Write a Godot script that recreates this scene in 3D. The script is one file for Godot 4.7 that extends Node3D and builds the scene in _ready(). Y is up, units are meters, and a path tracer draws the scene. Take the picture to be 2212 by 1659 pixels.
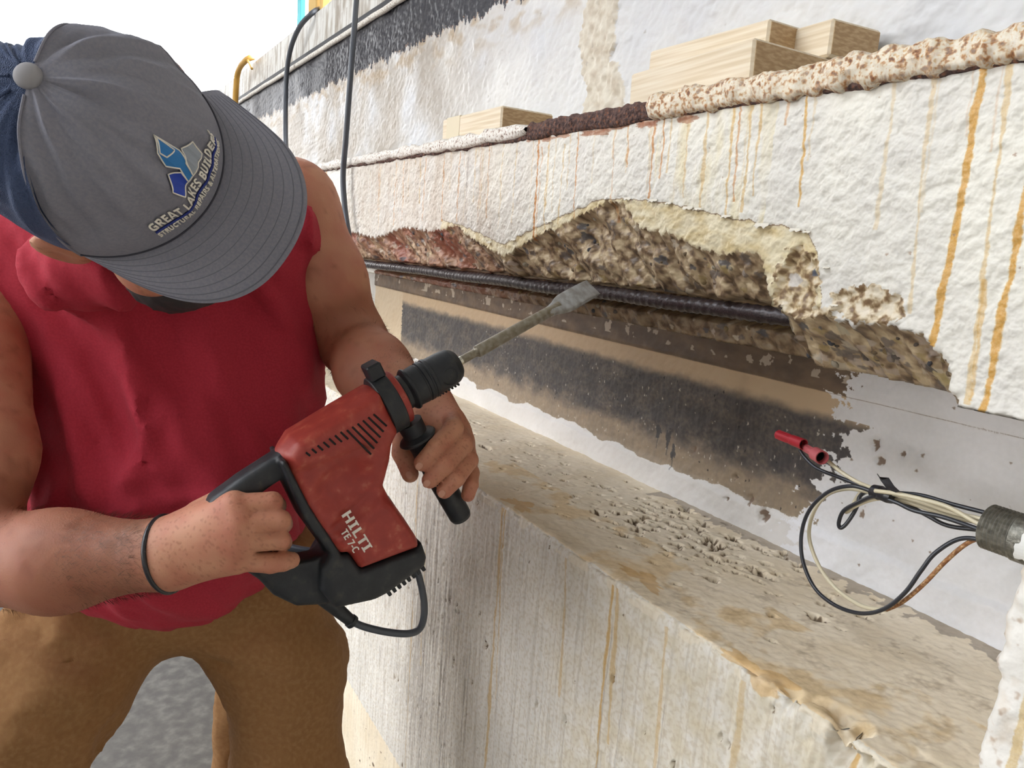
extends Node3D
# A worker with a rotary hammer breaks loose concrete from the underside of a painted beam.
# World: x runs along the wall, z points out of the wall into the room, y is up; the eye is the origin.

const EYE_FOCAL := 1640.0
var eye := Basis()
var mats := {}
var heights := {}


func _ready() -> void:
	eye = Basis(Vector3.UP, deg_to_rad(59.3)) * Basis(Vector3.RIGHT, deg_to_rad(-10.35)) * Basis(Vector3.BACK, deg_to_rad(4.2))
	var cam := Camera3D.new()
	cam.name = "camera"
	cam.transform = Transform3D(eye, Vector3.ZERO)
	cam.fov = rad_to_deg(2.0 * atan(829.5 / EYE_FOCAL))
	cam.near = 0.02
	cam.far = 400.0
	add_child(cam)
	cam.current = true
	var env := Environment.new()
	env.background_mode = Environment.BG_SKY
	env.tonemap_mode = Environment.TONE_MAPPER_LINEAR
	env.tonemap_exposure = 0.61
	env.sdfgi_enabled = true
	env.ssao_enabled = true
	env.ssil_enabled = true
	var sky := Sky.new()
	var air := ProceduralSkyMaterial.new()
	air.sky_top_color = Color(0.94, 0.965, 1.0)
	air.sky_horizon_color = Color(1.0, 0.99, 0.975)
	air.ground_bottom_color = Color(0.5, 0.49, 0.46)
	air.ground_horizon_color = Color(0.9, 0.88, 0.84)
	air.sky_energy_multiplier = 3.2
	air.ground_energy_multiplier = 1.2
	air.sun_angle_max = 0.0
	sky.sky_material = air
	env.sky = sky
	var around := WorldEnvironment.new()
	around.name = "sky"
	around.environment = env
	add_child(around)
	materials()
	room()
	beam()
	niche()
	upper_wall()
	steel_lip()
	rebar()
	wood_blocks()
	cables()
	conduit_and_wires()
	hammer()
	chisel()
	person()


# ---------- helpers: placing and naming ----------

func at(px: float, py: float, depth: float) -> Vector3:
	return eye * Vector3((px - 1106.0) / EYE_FOCAL, -(py - 829.5) / EYE_FOCAL, -1.0) * depth


func on_z(px: float, py: float, z: float) -> Vector3:
	var d := at(px, py, 1.0)
	return d * (z / d.z)


func tag(o: Node, label := "", category := "", group := "", kind := "") -> Node:
	if label: o.set_meta("label", label)
	if category: o.set_meta("category", category)
	if group: o.set_meta("group", group)
	if kind: o.set_meta("kind", kind)
	return o


func numbered(called: String, parent: Node) -> String:
	if not parent.has_node(NodePath(called)):
		return called
	var i := 1
	while parent.has_node(NodePath("%s_%03d" % [called, i])):
		i += 1
	return "%s_%03d" % [called, i]


func base(called: String, t := Transform3D(), parent: Node = self) -> Node3D:
	var o := Node3D.new()
	o.name = numbered(called, parent)
	o.transform = t
	parent.add_child(o, true)
	return o


func put(called: String, mesh: Mesh, m: Material, parent: Node = self, t := Transform3D()) -> MeshInstance3D:
	var o := MeshInstance3D.new()
	o.name = numbered(called, parent)
	o.mesh = mesh
	o.material_override = m
	o.transform = t
	o.cast_shadow = GeometryInstance3D.SHADOW_CASTING_SETTING_ON
	parent.add_child(o, true)
	return o


# ---------- helpers: meshes ----------

func build(v: PackedVector3Array, idx: PackedInt32Array, uv := PackedVector2Array(), col := PackedColorArray()) -> ArrayMesh:
	var n := PackedVector3Array()
	n.resize(v.size())
	for i in range(0, idx.size(), 3):
		var a := idx[i]
		var b := idx[i + 1]
		var c := idx[i + 2]
		var f := (v[c] - v[a]).cross(v[b] - v[a])
		n[a] += f
		n[b] += f
		n[c] += f
	for i in n.size():
		n[i] = n[i].normalized()
	var arr := []
	arr.resize(Mesh.ARRAY_MAX)
	arr[Mesh.ARRAY_VERTEX] = v
	arr[Mesh.ARRAY_NORMAL] = n
	arr[Mesh.ARRAY_INDEX] = idx
	if uv.size(): arr[Mesh.ARRAY_TEX_UV] = uv
	if col.size(): arr[Mesh.ARRAY_COLOR] = col
	var m := ArrayMesh.new()
	m.add_surface_from_arrays(Mesh.PRIMITIVE_TRIANGLES, arr)
	return m


# a sheet of nu x nv points; facing is towards (du x dv) with flip false
func sheet(nu: int, nv: int, pts: PackedVector3Array, uv := PackedVector2Array(), flip := false, col := PackedColorArray()) -> ArrayMesh:
	var idx := PackedInt32Array()
	idx.resize((nu - 1) * (nv - 1) * 6)
	var k := 0
	for j in nv - 1:
		for i in nu - 1:
			var a := j * nu + i
			var b := a + 1
			var c := a + nu
			var d := c + 1
			if flip:
				idx[k] = a; idx[k + 1] = b; idx[k + 2] = c
				idx[k + 3] = b; idx[k + 4] = d; idx[k + 5] = c
			else:
				idx[k] = a; idx[k + 1] = c; idx[k + 2] = b
				idx[k + 3] = b; idx[k + 4] = c; idx[k + 5] = d
			k += 6
	return build(pts, idx, uv, col)


# box with chamfered edges, centred
func box(size: Vector3, ch := 0.002) -> ArrayMesh:
	var st := SurfaceTool.new()
	st.begin(Mesh.PRIMITIVE_TRIANGLES)
	st.set_smooth_group(-1)
	var h := size / 2.0
	ch = minf(ch, minf(h.x, minf(h.y, h.z)) * 0.9)
	var quad := func(a: Vector3, b: Vector3, c: Vector3, d: Vector3) -> void:
		var n := (c - a).cross(b - a)
		if n.dot(a + b + c + d) < 0.0:
			var q := b
			b = d
			d = q
		for p in [a, b, c, a, c, d]:
			st.add_vertex(p)
	for ax in 3:
		var u := (ax + 1) % 3
		var w := (ax + 2) % 3
		for s: float in [-1.0, 1.0]:
			var p: Array[Vector3] = []
			for q: Vector2 in [Vector2(-1, -1), Vector2(1, -1), Vector2(1, 1), Vector2(-1, 1)]:
				var v := Vector3.ZERO
				v[ax] = s * h[ax]
				v[u] = q.x * (h[u] - ch)
				v[w] = q.y * (h[w] - ch)
				p.append(v)
			quad.call(p[0], p[1], p[2], p[3])
			for s2: float in [-1.0, 1.0]:
				var e: Array[Vector3] = []
				for q: float in [-1.0, 1.0]:
					var v := Vector3.ZERO
					v[ax] = s * h[ax]
					v[u] = s2 * (h[u] - ch)
					v[w] = q * (h[w] - ch)
					e.append(v)
				for q: float in [1.0, -1.0]:
					var v := Vector3.ZERO
					v[ax] = s * (h[ax] - ch)
					v[u] = s2 * h[u]
					v[w] = q * (h[w] - ch)
					e.append(v)
				quad.call(e[0], e[1], e[2], e[3])
	for sx: float in [-1.0, 1.0]:
		for sy: float in [-1.0, 1.0]:
			for sz: float in [-1.0, 1.0]:
				var a := Vector3(sx * h.x, sy * (h.y - ch), sz * (h.z - ch))
				var b := Vector3(sx * (h.x - ch), sy * h.y, sz * (h.z - ch))
				var c := Vector3(sx * (h.x - ch), sy * (h.y - ch), sz * h.z)
				if (c - a).cross(b - a).dot(a + b + c) < 0.0:
					var q := b
					b = c
					c = q
				st.add_vertex(a)
				st.add_vertex(b)
				st.add_vertex(c)
	st.generate_normals()
	return st.commit()


func rounded_path(p: PackedVector3Array, per := 8) -> PackedVector3Array:
	var out := PackedVector3Array()
	for i in p.size() - 1:
		var a := p[maxi(i - 1, 0)]
		var d := p[mini(i + 2, p.size() - 1)]
		for k in per:
			out.append(p[i].cubic_interpolate(p[i + 1], a, d, float(k) / per))
	out.append(p[p.size() - 1])
	return out


# tube of radius r(t) along a path, closed at both ends
func tube(path: PackedVector3Array, r: float, sides := 10, ripple: Variant = null) -> ArrayMesh:
	var v := PackedVector3Array()
	var idx := PackedInt32Array()
	var uv := PackedVector2Array()
	var n := path.size()
	var side := Vector3.UP
	var run := 0.0
	for i in n:
		var dir := (path[mini(i + 1, n - 1)] - path[maxi(i - 1, 0)]).normalized()
		if i == 0:
			side = dir.cross(Vector3.UP if absf(dir.y) < 0.9 else Vector3.RIGHT).normalized()
		else:
			run += path[i].distance_to(path[i - 1])
		side = (side - dir * side.dot(dir)).normalized()
		var up := dir.cross(side)
		for k in sides:
			var a := TAU * k / sides
			var rr := r
			if ripple != null:
				rr = r * ripple.call(run, a)
			v.append(path[i] + (side * cos(a) + up * sin(a)) * rr)
			uv.append(Vector2(float(k) / sides, run))
	for i in n - 1:
		for k in sides:
			var a := i * sides + k
			var b := i * sides + (k + 1) % sides
			idx.append_array([a, a + sides, b, b, a + sides, b + sides])
	for e in 2:
		var c := v.size()
		v.append(path[0] if e == 0 else path[n - 1])
		uv.append(Vector2.ZERO)
		var o := 0 if e == 0 else (n - 1) * sides
		for k in sides:
			var a := o + k
			var b := o + (k + 1) % sides
			idx.append_array([c, a, b] if e == 0 else [c, b, a])
	return build(v, idx, uv)


# body of revolution round the x axis: profile points are (along x, radius)
func lathe(profile: PackedVector2Array, sides := 28, sy := 1.0, sz := 1.0) -> ArrayMesh:
	var st := SurfaceTool.new()
	st.begin(Mesh.PRIMITIVE_TRIANGLES)
	for i in profile.size() - 1:
		var p := profile[i]
		var q := profile[i + 1]
		var n2 := Vector2(-(q.y - p.y), q.x - p.x).normalized()
		for k in sides:
			var a0 := TAU * k / sides
			var a1 := TAU * (k + 1) / sides
			var c0 := Vector3(0, cos(a0) * sy, sin(a0) * sz)
			var c1 := Vector3(0, cos(a1) * sy, sin(a1) * sz)
			var w := [[p, c0], [q, c1], [p, c1], [p, c0], [q, c0], [q, c1]]
			for e in w:
				st.set_normal((Vector3(n2.x, 0, 0) + (e[1] as Vector3) * n2.y).normalized())
				st.add_vertex(Vector3(e[0].x, 0, 0) + (e[1] as Vector3) * e[0].y)
	return st.commit()


# polygon (counter-clockwise, in xy) given a thickness in z with rounded rims
func slab(poly: PackedVector2Array, half: float, rim := 0.002) -> ArrayMesh:
	var n := poly.size()
	if Geometry2D.is_polygon_clockwise(poly):
		poly.reverse()
	var inward := PackedVector2Array()
	for i in n:
		var a := (poly[i] - poly[(i + n - 1) % n]).normalized()
		var b := (poly[(i + 1) % n] - poly[i]).normalized()
		var m := Vector2(-a.y - b.y, a.x + b.x)
		inward.append(m / maxf(0.4, m.length_squared() / 2.0))
	var rings := [[-half, 1.0], [-half + rim * 0.3, 0.3], [-half + rim, 0.0], [half - rim, 0.0], [half - rim * 0.3, 0.3], [half, 1.0]]
	var st := SurfaceTool.new()
	st.begin(Mesh.PRIMITIVE_TRIANGLES)
	st.set_smooth_group(-1)
	var at_ring := func(r: int, i: int) -> Vector3:
		var q := poly[i] + inward[i] * rim * float(rings[r][1])
		return Vector3(q.x, q.y, rings[r][0])
	for r in rings.size() - 1:
		for i in n:
			var j := (i + 1) % n
			for p in [at_ring.call(r, i), at_ring.call(r + 1, i), at_ring.call(r, j), at_ring.call(r, j), at_ring.call(r + 1, i), at_ring.call(r + 1, j)]:
				st.add_vertex(p)
	var tri := Geometry2D.triangulate_polygon(poly)
	for e in 2:
		var r := 0 if e == 0 else rings.size() - 1
		for i in range(0, tri.size(), 3):
			var p0: Vector3 = at_ring.call(r, tri[i])
			var p1: Vector3 = at_ring.call(r, tri[i + 1])
			var p2: Vector3 = at_ring.call(r, tri[i + 2])
			var up := (p2 - p0).cross(p1 - p0).z
			if (up > 0.0) != (e == 1):
				var q := p1
				p1 = p2
				p2 = q
			st.add_vertex(p0)
			st.add_vertex(p1)
			st.add_vertex(p2)
	st.generate_normals()
	return st.commit()


func poly(numbers: Array, scale := 0.001) -> PackedVector2Array:
	var out := PackedVector2Array()
	for i in range(0, numbers.size(), 2):
		out.append(Vector2(numbers[i], numbers[i + 1]) * scale)
	return out


# joins meshes into one
func joined(list: Array) -> ArrayMesh:
	var st := SurfaceTool.new()
	st.begin(Mesh.PRIMITIVE_TRIANGLES)
	for e in list:
		st.append_from(e[0], 0, e[1])
	return st.commit()


# ---------- helpers: solids from distance fields, meshed as surface nets ----------

class Solid:
	var o: Vector3
	var h: float
	var nx: int
	var ny: int
	var nz: int
	var f := PackedFloat32Array()

	func _init(lo: Vector3, hi: Vector3, cell: float) -> void:
		o = lo
		h = cell
		nx = int(ceil((hi.x - lo.x) / h)) + 1
		ny = int(ceil((hi.y - lo.y) / h)) + 1
		nz = int(ceil((hi.z - lo.z) / h)) + 1
		f.resize(nx * ny * nz)
		f.fill(0.1)

	func span(lo: Vector3, hi: Vector3, margin: float) -> Array[int]:
		var a := (lo - o - Vector3.ONE * margin) / h
		var b := (hi - o + Vector3.ONE * margin) / h
		return [clampi(int(a.x), 0, nx), clampi(int(b.x) + 1, 0, nx), clampi(int(a.y), 0, ny), clampi(int(b.y) + 1, 0, ny), clampi(int(a.z), 0, nz), clampi(int(b.z) + 1, 0, nz)]

	# tapered limb from a to b
	func limb(a: Vector3, b: Vector3, ra: float, rb: float, k := 0.01) -> void:
		var r := maxf(ra, rb)
		var s := span(Vector3(minf(a.x, b.x), minf(a.y, b.y), minf(a.z, b.z)), Vector3(maxf(a.x, b.x), maxf(a.y, b.y), maxf(a.z, b.z)), r + k + h * 2.0)
		var ba := b - a
		var inv := 1.0 / maxf(ba.length_squared(), 1e-12)
		for z in range(s[4], s[5]):
			for y in range(s[2], s[3]):
				var i := (z * ny + y) * nx + s[0]
				var p := o + Vector3(s[0], y, z) * h - a
				for x in range(s[0], s[1]):
					var t := clampf(p.dot(ba) * inv, 0.0, 1.0)
					var d := (p - ba * t).length() - ra - (rb - ra) * t
					var e := f[i]
					var g := maxf(k - absf(d - e), 0.0)
					f[i] = minf(d, e) - g * g / (4.0 * k)
					p.x += h
					i += 1

	# ball stretched to radii r along the axes of b; cut > 0 carves it away instead
	func ball(c: Vector3, r: Vector3, b := Basis(), k := 0.01, cut := false) -> void:
		var m := maxf(r.x, maxf(r.y, r.z))
		var s := span(c, c, m + k + h * 2.0)
		var inv := b.transposed()
		for z in range(s[4], s[5]):
			for y in range(s[2], s[3]):
				for x in range(s[0], s[1]):
					var p := inv * (o + Vector3(x, y, z) * h - c)
					var q := p / r
					var k0 := q.length()
					var k1 := (q / r).length()
					var d := k0 * (k0 - 1.0) / maxf(k1, 1e-6) if k0 > 1e-4 else -minf(r.x, minf(r.y, r.z))
					var i := (z * ny + y) * nx + x
					var e := f[i]
					if cut:
						d = -d
						var g := maxf(k - absf(d - e), 0.0)
						f[i] = maxf(d, e) + g * g / (4.0 * k)
					else:
						var g := maxf(k - absf(d - e), 0.0)
						f[i] = minf(d, e) - g * g / (4.0 * k)

	# outline in xy given a half thickness in z, edges rounded by rim
	func plate(outline: PackedVector2Array, z0: float, half: float, rim: float, k := 0.004, cut := false) -> void:
		var lo := outline[0]
		var hi := outline[0]
		for q in outline:
			lo = lo.min(q)
			hi = hi.max(q)
		var s := span(Vector3(lo.x, lo.y, z0 - half), Vector3(hi.x, hi.y, z0 + half), k + h * 3.0)
		var n := outline.size()
		for y in range(s[2], s[3]):
			for x in range(s[0], s[1]):
				var p := Vector2(o.x + x * h, o.y + y * h)
				var dd := 1e9
				var inside := false
				var b := outline[n - 1]
				for a in outline:
					var e := b - a
					var w := p - a
					dd = minf(dd, (w - e * clampf(w.dot(e) / e.length_squared(), 0.0, 1.0)).length_squared())
					if (a.y > p.y) != (b.y > p.y) and p.x < (b.x - a.x) * (p.y - a.y) / (b.y - a.y) + a.x:
						inside = not inside
					b = a
				var d2 := sqrt(dd) * (-1.0 if inside else 1.0) + rim
				for z in range(s[4], s[5]):
					var dz := absf(o.z + z * h - z0) - half + rim
					var d := minf(maxf(d2, dz), 0.0) + Vector2(maxf(d2, 0.0), maxf(dz, 0.0)).length() - rim
					var i := (z * ny + y) * nx + x
					var e := f[i]
					if cut:
						d = -d
						var g := maxf(k - absf(d - e), 0.0)
						f[i] = maxf(d, e) + g * g / (4.0 * k)
					else:
						var g := maxf(k - absf(d - e), 0.0)
						f[i] = minf(d, e) - g * g / (4.0 * k)

	# adds amount(p) to the distance near the surface: folds, dents
	func shift(amount: Callable, band := 0.03) -> void:
		var i := 0
		for z in nz:
			for y in ny:
				for x in nx:
					if absf(f[i]) < band:
						f[i] += amount.call(o + Vector3(x, y, z) * h)
					i += 1

	func arrays() -> Array:
		var v := PackedVector3Array()
		var idx := PackedInt32Array()
		var id := PackedInt32Array()
		id.resize(nx * ny * nz)
		id.fill(-1)
		var sx := 1
		var sy := nx
		var sz := nx * ny
		var corner := [0, sx, sy, sx + sy, sz, sx + sz, sy + sz, sx + sy + sz]
		var place: Array[Vector3] = []
		for c in 8:
			place.append(Vector3(c & 1, (c >> 1) & 1, c >> 2))
		var edges := [[0, 1], [2, 3], [4, 5], [6, 7], [0, 2], [1, 3], [4, 6], [5, 7], [0, 4], [1, 5], [2, 6], [3, 7]]
		for z in nz - 1:
			for y in ny - 1:
				var i := z * sz + y * sy - 1
				for x in nx - 1:
					i += 1
					var f0 := f[i]
					if absf(f0) > h * 2.5:
						continue
					var neg := 0
					for c in 8:
						if f[i + corner[c]] < 0.0:
							neg += 1
					if neg == 0 or neg == 8:
						continue
					var sum := Vector3.ZERO
					var cnt := 0
					for e in edges:
						var fa := f[i + corner[e[0]]]
						var fb := f[i + corner[e[1]]]
						if (fa < 0.0) != (fb < 0.0):
							sum += place[e[0]].lerp(place[e[1]], fa / (fa - fb))
							cnt += 1
					id[i] = v.size()
					v.append(o + (Vector3(x, y, z) + sum / cnt) * h)
		for z in range(1, nz - 1):
			for y in range(1, ny - 1):
				var i := z * sz + y * sy
				for x in range(1, nx - 1):
					i += 1
					if id[i] < 0:
						continue
					var inside := f[i] < 0.0
					if inside != (f[i + sx] < 0.0):
						quad(idx, id[i], id[i - sy], id[i - sy - sz], id[i - sz], inside)
					if inside != (f[i + sy] < 0.0):
						quad(idx, id[i], id[i - sz], id[i - sz - sx], id[i - sx], inside)
					if inside != (f[i + sz] < 0.0):
						quad(idx, id[i], id[i - sx], id[i - sx - sy], id[i - sy], inside)
		return [v, idx]

	func quad(idx: PackedInt32Array, a: int, b: int, c: int, d: int, flip: bool) -> void:
		if a < 0 or b < 0 or c < 0 or d < 0:
			return
		if flip:
			idx.append_array([a, c, b, a, d, c])
		else:
			idx.append_array([a, b, c, a, c, d])


func solid_mesh(list: Array, paint: Variant = null) -> ArrayMesh:
	var v := PackedVector3Array()
	var idx := PackedInt32Array()
	for s: Solid in list:
		var a := s.arrays()
		var off := v.size()
		v.append_array(a[0])
		for i: int in a[1]:
			idx.append(i + off)
	var col := PackedColorArray()
	if paint != null:
		for p in v:
			col.append(paint.call(p))
	return build(v, idx, PackedVector2Array(), col)


# ---------- helpers: pictures of surface colour, laid out in metres along the surface ----------

class Paint:
	var w: int
	var h: int
	var lo: Vector2
	var size: Vector2
	var buf := PackedByteArray()
	var rng := RandomNumberGenerator.new()

	func _init(lo_: Vector2, hi: Vector2, w_: int, h_: int) -> void:
		lo = lo_
		size = hi - lo_
		w = w_
		h = h_
		buf.resize(w * h * 3)
		rng.seed = 7

	func uv(p: Vector2) -> Vector2:
		return (p - lo) / size

	# every point from colour(x, y)
	func fill(colour: Callable) -> void:
		var i := 0
		for y in h:
			for x in w:
				var c: Color = colour.call(lo.x + size.x * (x + 0.5) / w, lo.y + size.y * (y + 0.5) / h)
				buf[i] = int(clampf(c.r, 0.0, 1.0) * 255.0)
				buf[i + 1] = int(clampf(c.g, 0.0, 1.0) * 255.0)
				buf[i + 2] = int(clampf(c.b, 0.0, 1.0) * 255.0)
				i += 3

	func dab(x: int, y: int, c: Color, a: float) -> void:
		if x < 0 or y < 0 or x >= w or y >= h:
			return
		var i := (y * w + x) * 3
		buf[i] = int(lerpf(buf[i], c.r * 255.0, a))
		buf[i + 1] = int(lerpf(buf[i + 1], c.g * 255.0, a))
		buf[i + 2] = int(lerpf(buf[i + 2], c.b * 255.0, a))

	# ragged spot with its own outline
	func spot(p: Vector2, r: Vector2, c: Color, a := 1.0, ragged := 0.35) -> void:
		var q := uv(p)
		var rx := absf(r.x / size.x * w)
		var ry := absf(r.y / size.y * h)
		var ph := rng.randf() * TAU
		var ph2 := rng.randf() * TAU
		var cx := q.x * w
		var cy := q.y * h
		for y in range(int(cy - ry * 1.6) , int(cy + ry * 1.6) + 2):
			for x in range(int(cx - rx * 1.6), int(cx + rx * 1.6) + 2):
				var d := Vector2((x - cx) / maxf(rx, 0.6), (y - cy) / maxf(ry, 0.6))
				var t := d.angle()
				var e := d.length() - 1.0 - ragged * (sin(t * 3.0 + ph) * 0.5 + sin(t * 5.0 + ph2) * 0.35 + sin(t * 11.0 + ph) * 0.2)
				if e < 0.0:
					dab(x, y, c, a * clampf(-e * maxf(rx, ry), 0.0, 1.0))

	# a run of dye down from (x, y0) to (x + lean, y1)
	func streak(x: float, y0: float, y1: float, width: float, c: Color, a: float, lean := 0.0, wobble := 0.0015) -> void:
		var ya := int((y0 - lo.y) / size.y * h)
		var yb := int((y1 - lo.y) / size.y * h)
		var step := 1 if yb > ya else -1
		var drift := 0.0
		var wid := width
		for y in range(ya, yb, step):
			var t := float(y - ya) / (yb - ya)
			drift = clampf(drift + rng.randf_range(-1, 1) * 0.00025, -wobble, wobble)
			wid = clampf(wid + rng.randf_range(-1, 1) * width * 0.12, width * 0.45, width * 1.4)
			var cx := (x + lean * t + drift - lo.x) / size.x * w
			var r := wid / size.x * w * 0.5
			for k in range(int(cx - r - 1.0), int(cx + r + 2.0)):
				var e := r + 0.5 - absf(k + 0.5 - cx)
				if e > 0.0:
					dab(k, y, c, a * minf(e, 1.0) * rng.randf_range(0.75, 1.0))

	func picture() -> ImageTexture:
		return ImageTexture.create_from_image(Image.create_from_data(w, h, false, Image.FORMAT_RGB8, buf))


func noise(freq: float, seed_ := 1, octaves := 3, kind := FastNoiseLite.TYPE_SIMPLEX_SMOOTH) -> FastNoiseLite:
	var n := FastNoiseLite.new()
	n.seed = seed_
	n.frequency = freq
	n.noise_type = kind
	n.fractal_octaves = octaves
	return n


func grain(freq: float, seed_ := 1, octaves := 3, kind := FastNoiseLite.TYPE_SIMPLEX_SMOOTH, side := 512, ramp: Gradient = null) -> NoiseTexture2D:
	var t := NoiseTexture2D.new()
	t.width = side
	t.height = side
	t.seamless = true
	t.noise = noise(freq, seed_, octaves, kind)
	if ramp: t.color_ramp = ramp
	return t


func ramp(stops: Array) -> Gradient:
	var g := Gradient.new()
	g.offsets = PackedFloat32Array(stops.map(func(s): return s[0]))
	g.colors = PackedColorArray(stops.map(func(s): return s[1]))
	return g


func plain(colour: Color, rough := 0.6, metal := 0.0, name_ := "") -> StandardMaterial3D:
	var m := StandardMaterial3D.new()
	m.albedo_color = colour
	m.roughness = rough
	m.metallic = metal
	m.resource_name = name_
	return m


# gives a material relief (and tint) from seamless grain, scale repeats per metre
func relief(m: StandardMaterial3D, t: Texture2D, centimetres: float, scale: float, tint: Texture2D = null) -> StandardMaterial3D:
	m.heightmap_enabled = true
	m.heightmap_texture = t
	m.heightmap_scale = centimetres
	m.uv1_triplanar = true
	m.uv1_scale = Vector3.ONE * scale
	if tint: m.albedo_texture = tint
	return m


# a wall surface: colour picture plus a height picture in the same layout
func painted(p: Paint, bumps: FastNoiseLite, centimetres: float, rough: float, flake: FastNoiseLite = null) -> StandardMaterial3D:
	var m := StandardMaterial3D.new()
	m.albedo_texture = p.picture()
	m.roughness = rough
	m.texture_repeat = true
	var im := bumps.get_image(p.w, p.h, false, false, false)
	m.heightmap_enabled = true
	m.heightmap_texture = ImageTexture.create_from_image(im)
	m.heightmap_scale = centimetres
	return m


func rgb(r: int, g: int, b: int) -> Color:
	return Color8(r, g, b)


# ---------- materials ----------

func materials() -> void:
	var fine := grain(0.06, 3, 3)
	var coarse := grain(0.02, 4, 4)
	var weave := grain(0.25, 5, 1, FastNoiseLite.TYPE_CELLULAR)
	var lumps := grain(0.035, 8, 3, FastNoiseLite.TYPE_CELLULAR)
	mats.floor = relief(plain(Color.WHITE, 0.75, 0.0, "floor concrete"), coarse, 0.015, 1.3, grain(0.012, 11, 6, FastNoiseLite.TYPE_SIMPLEX, 1024, ramp([[0.2, rgb(88, 84, 80)], [0.5, rgb(98, 94, 89)], [0.65, rgb(104, 100, 95)], [0.85, rgb(114, 110, 104)]])))
	mats.plaster = relief(plain(Color.WHITE, 0.8, 0.0, "old white paint"), coarse, 0.3, 2.0, grain(0.01, 12, 4, FastNoiseLite.TYPE_SIMPLEX, 512, ramp([[0.2, rgb(208, 203, 195)], [0.8, rgb(228, 225, 219)]])))
	mats.shirt = relief(plain(Color.WHITE, 0.9, 0.0, "red cotton"), weave, 0.03, 14.0, grain(0.03, 13, 3, FastNoiseLite.TYPE_SIMPLEX, 512, ramp([[0.2, rgb(164, 36, 54)], [0.8, rgb(180, 44, 62)]])))
	mats.trousers = relief(plain(Color.WHITE, 0.92, 0.0, "brown canvas"), weave, 0.05, 14.0, grain(0.012, 14, 4, FastNoiseLite.TYPE_SIMPLEX, 512, ramp([[0.2, rgb(140, 101, 61)], [0.55, rgb(148, 108, 66)], [0.85, rgb(156, 117, 75)]])))
	mats.cap_front = relief(plain(Color.WHITE, 0.9, 0.0, "grey cap cloth"), weave, 0.03, 26.0, grain(0.02, 15, 3, FastNoiseLite.TYPE_SIMPLEX, 512, ramp([[0.2, rgb(128, 128, 140)], [0.8, rgb(140, 139, 148)]])))
	mats.cap_mesh = relief(plain(rgb(66, 82, 116), 0.7, 0.0, "navy cap mesh"), grain(0.12, 16, 1, FastNoiseLite.TYPE_CELLULAR), 0.12, 20.0)
	mats.button = plain(rgb(150, 148, 150), 0.8, 0.0, "cap button cloth")
	mats.thread_light = plain(rgb(236, 230, 218), 0.8, 0.0, "cream thread")
	mats.thread_navy = plain(rgb(34, 50, 128), 0.7, 0.0, "navy thread")
	mats.thread_blue = plain(rgb(46, 122, 186), 0.7, 0.0, "blue thread")
	mats.thread_royal = plain(rgb(38, 68, 170), 0.7, 0.0, "royal blue thread")
	mats.thread_grey = plain(rgb(150, 158, 168), 0.7, 0.0, "grey thread")
	mats.brim_stitch = plain(rgb(112, 112, 122), 0.9, 0.0, "brim stitching")
	mats.stitch = plain(rgb(60, 60, 70), 0.9, 0.0, "dark stitching")
	var skin := relief(plain(Color.WHITE, 0.6, 0.0, "skin"), grain(0.09, 17, 3, FastNoiseLite.TYPE_CELLULAR), 0.025, 12.0)
	skin.vertex_color_use_as_albedo = true
	skin.subsurf_scatter_enabled = true
	skin.subsurf_scatter_strength = 0.12
	mats.skin = skin
	mats.nail = plain(rgb(196, 142, 118), 0.4, 0.0, "fingernail")
	mats.hair = plain(rgb(42, 38, 40), 0.6, 0.0, "dark hair")
	mats.hair_grey = plain(rgb(120, 112, 106), 0.6, 0.0, "greying hair")
	mats.arm_hair = plain(rgb(96, 66, 46), 0.6, 0.0, "arm hair")
	mats.eye_white = plain(rgb(225, 220, 214), 0.2, 0.0, "eye white")
	mats.iris = plain(rgb(60, 50, 40), 0.2, 0.0, "iris")
	mats.lip = plain(rgb(166, 96, 84), 0.5, 0.0, "lip")
	mats.red_plastic = relief(plain(Color.WHITE, 0.5, 0.0, "worn red plastic"), fine, 0.006, 5.0, grain(0.014, 18, 5, FastNoiseLite.TYPE_SIMPLEX, 512, ramp([[0.2, rgb(150, 50, 42)], [0.6, rgb(160, 56, 46)], [0.78, rgb(168, 68, 54)], [0.92, rgb(182, 98, 76)]])))
	mats.black_rubber = relief(plain(Color.WHITE, 0.5, 0.0, "black grip rubber"), fine, 0.008, 6.0, grain(0.012, 19, 5, FastNoiseLite.TYPE_SIMPLEX, 512, ramp([[0.2, rgb(28, 31, 36)], [0.65, rgb(36, 39, 43)], [0.95, rgb(60, 58, 54)]])))
	mats.cable = plain(rgb(74, 78, 86), 0.42, 0.0, "grey black cable sheath")
	mats.print_white = plain(rgb(228, 222, 212), 0.6, 0.0, "white print")
	mats.plate = plain(rgb(126, 124, 114), 0.4, 0.2, "rating plate")
	mats.steel = relief(plain(Color.WHITE, 0.34, 0.35, "worn steel"), fine, 0.0008, 8.0, grain(0.02, 20, 4, FastNoiseLite.TYPE_SIMPLEX, 512, ramp([[0.2, rgb(140, 138, 132)], [0.6, rgb(164, 164, 162)], [0.85, rgb(178, 180, 182)]])))
	mats.steel_brown = relief(plain(Color.WHITE, 0.36, 0.35, "stained steel"), fine, 0.001, 6.0, grain(0.03, 21, 4, FastNoiseLite.TYPE_SIMPLEX, 512, ramp([[0.2, rgb(122, 112, 92)], [0.55, rgb(138, 130, 114)], [0.85, rgb(154, 149, 136)]])))
	mats.bright = plain(rgb(214, 212, 200), 0.22, 0.9, "bright steel")
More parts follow.
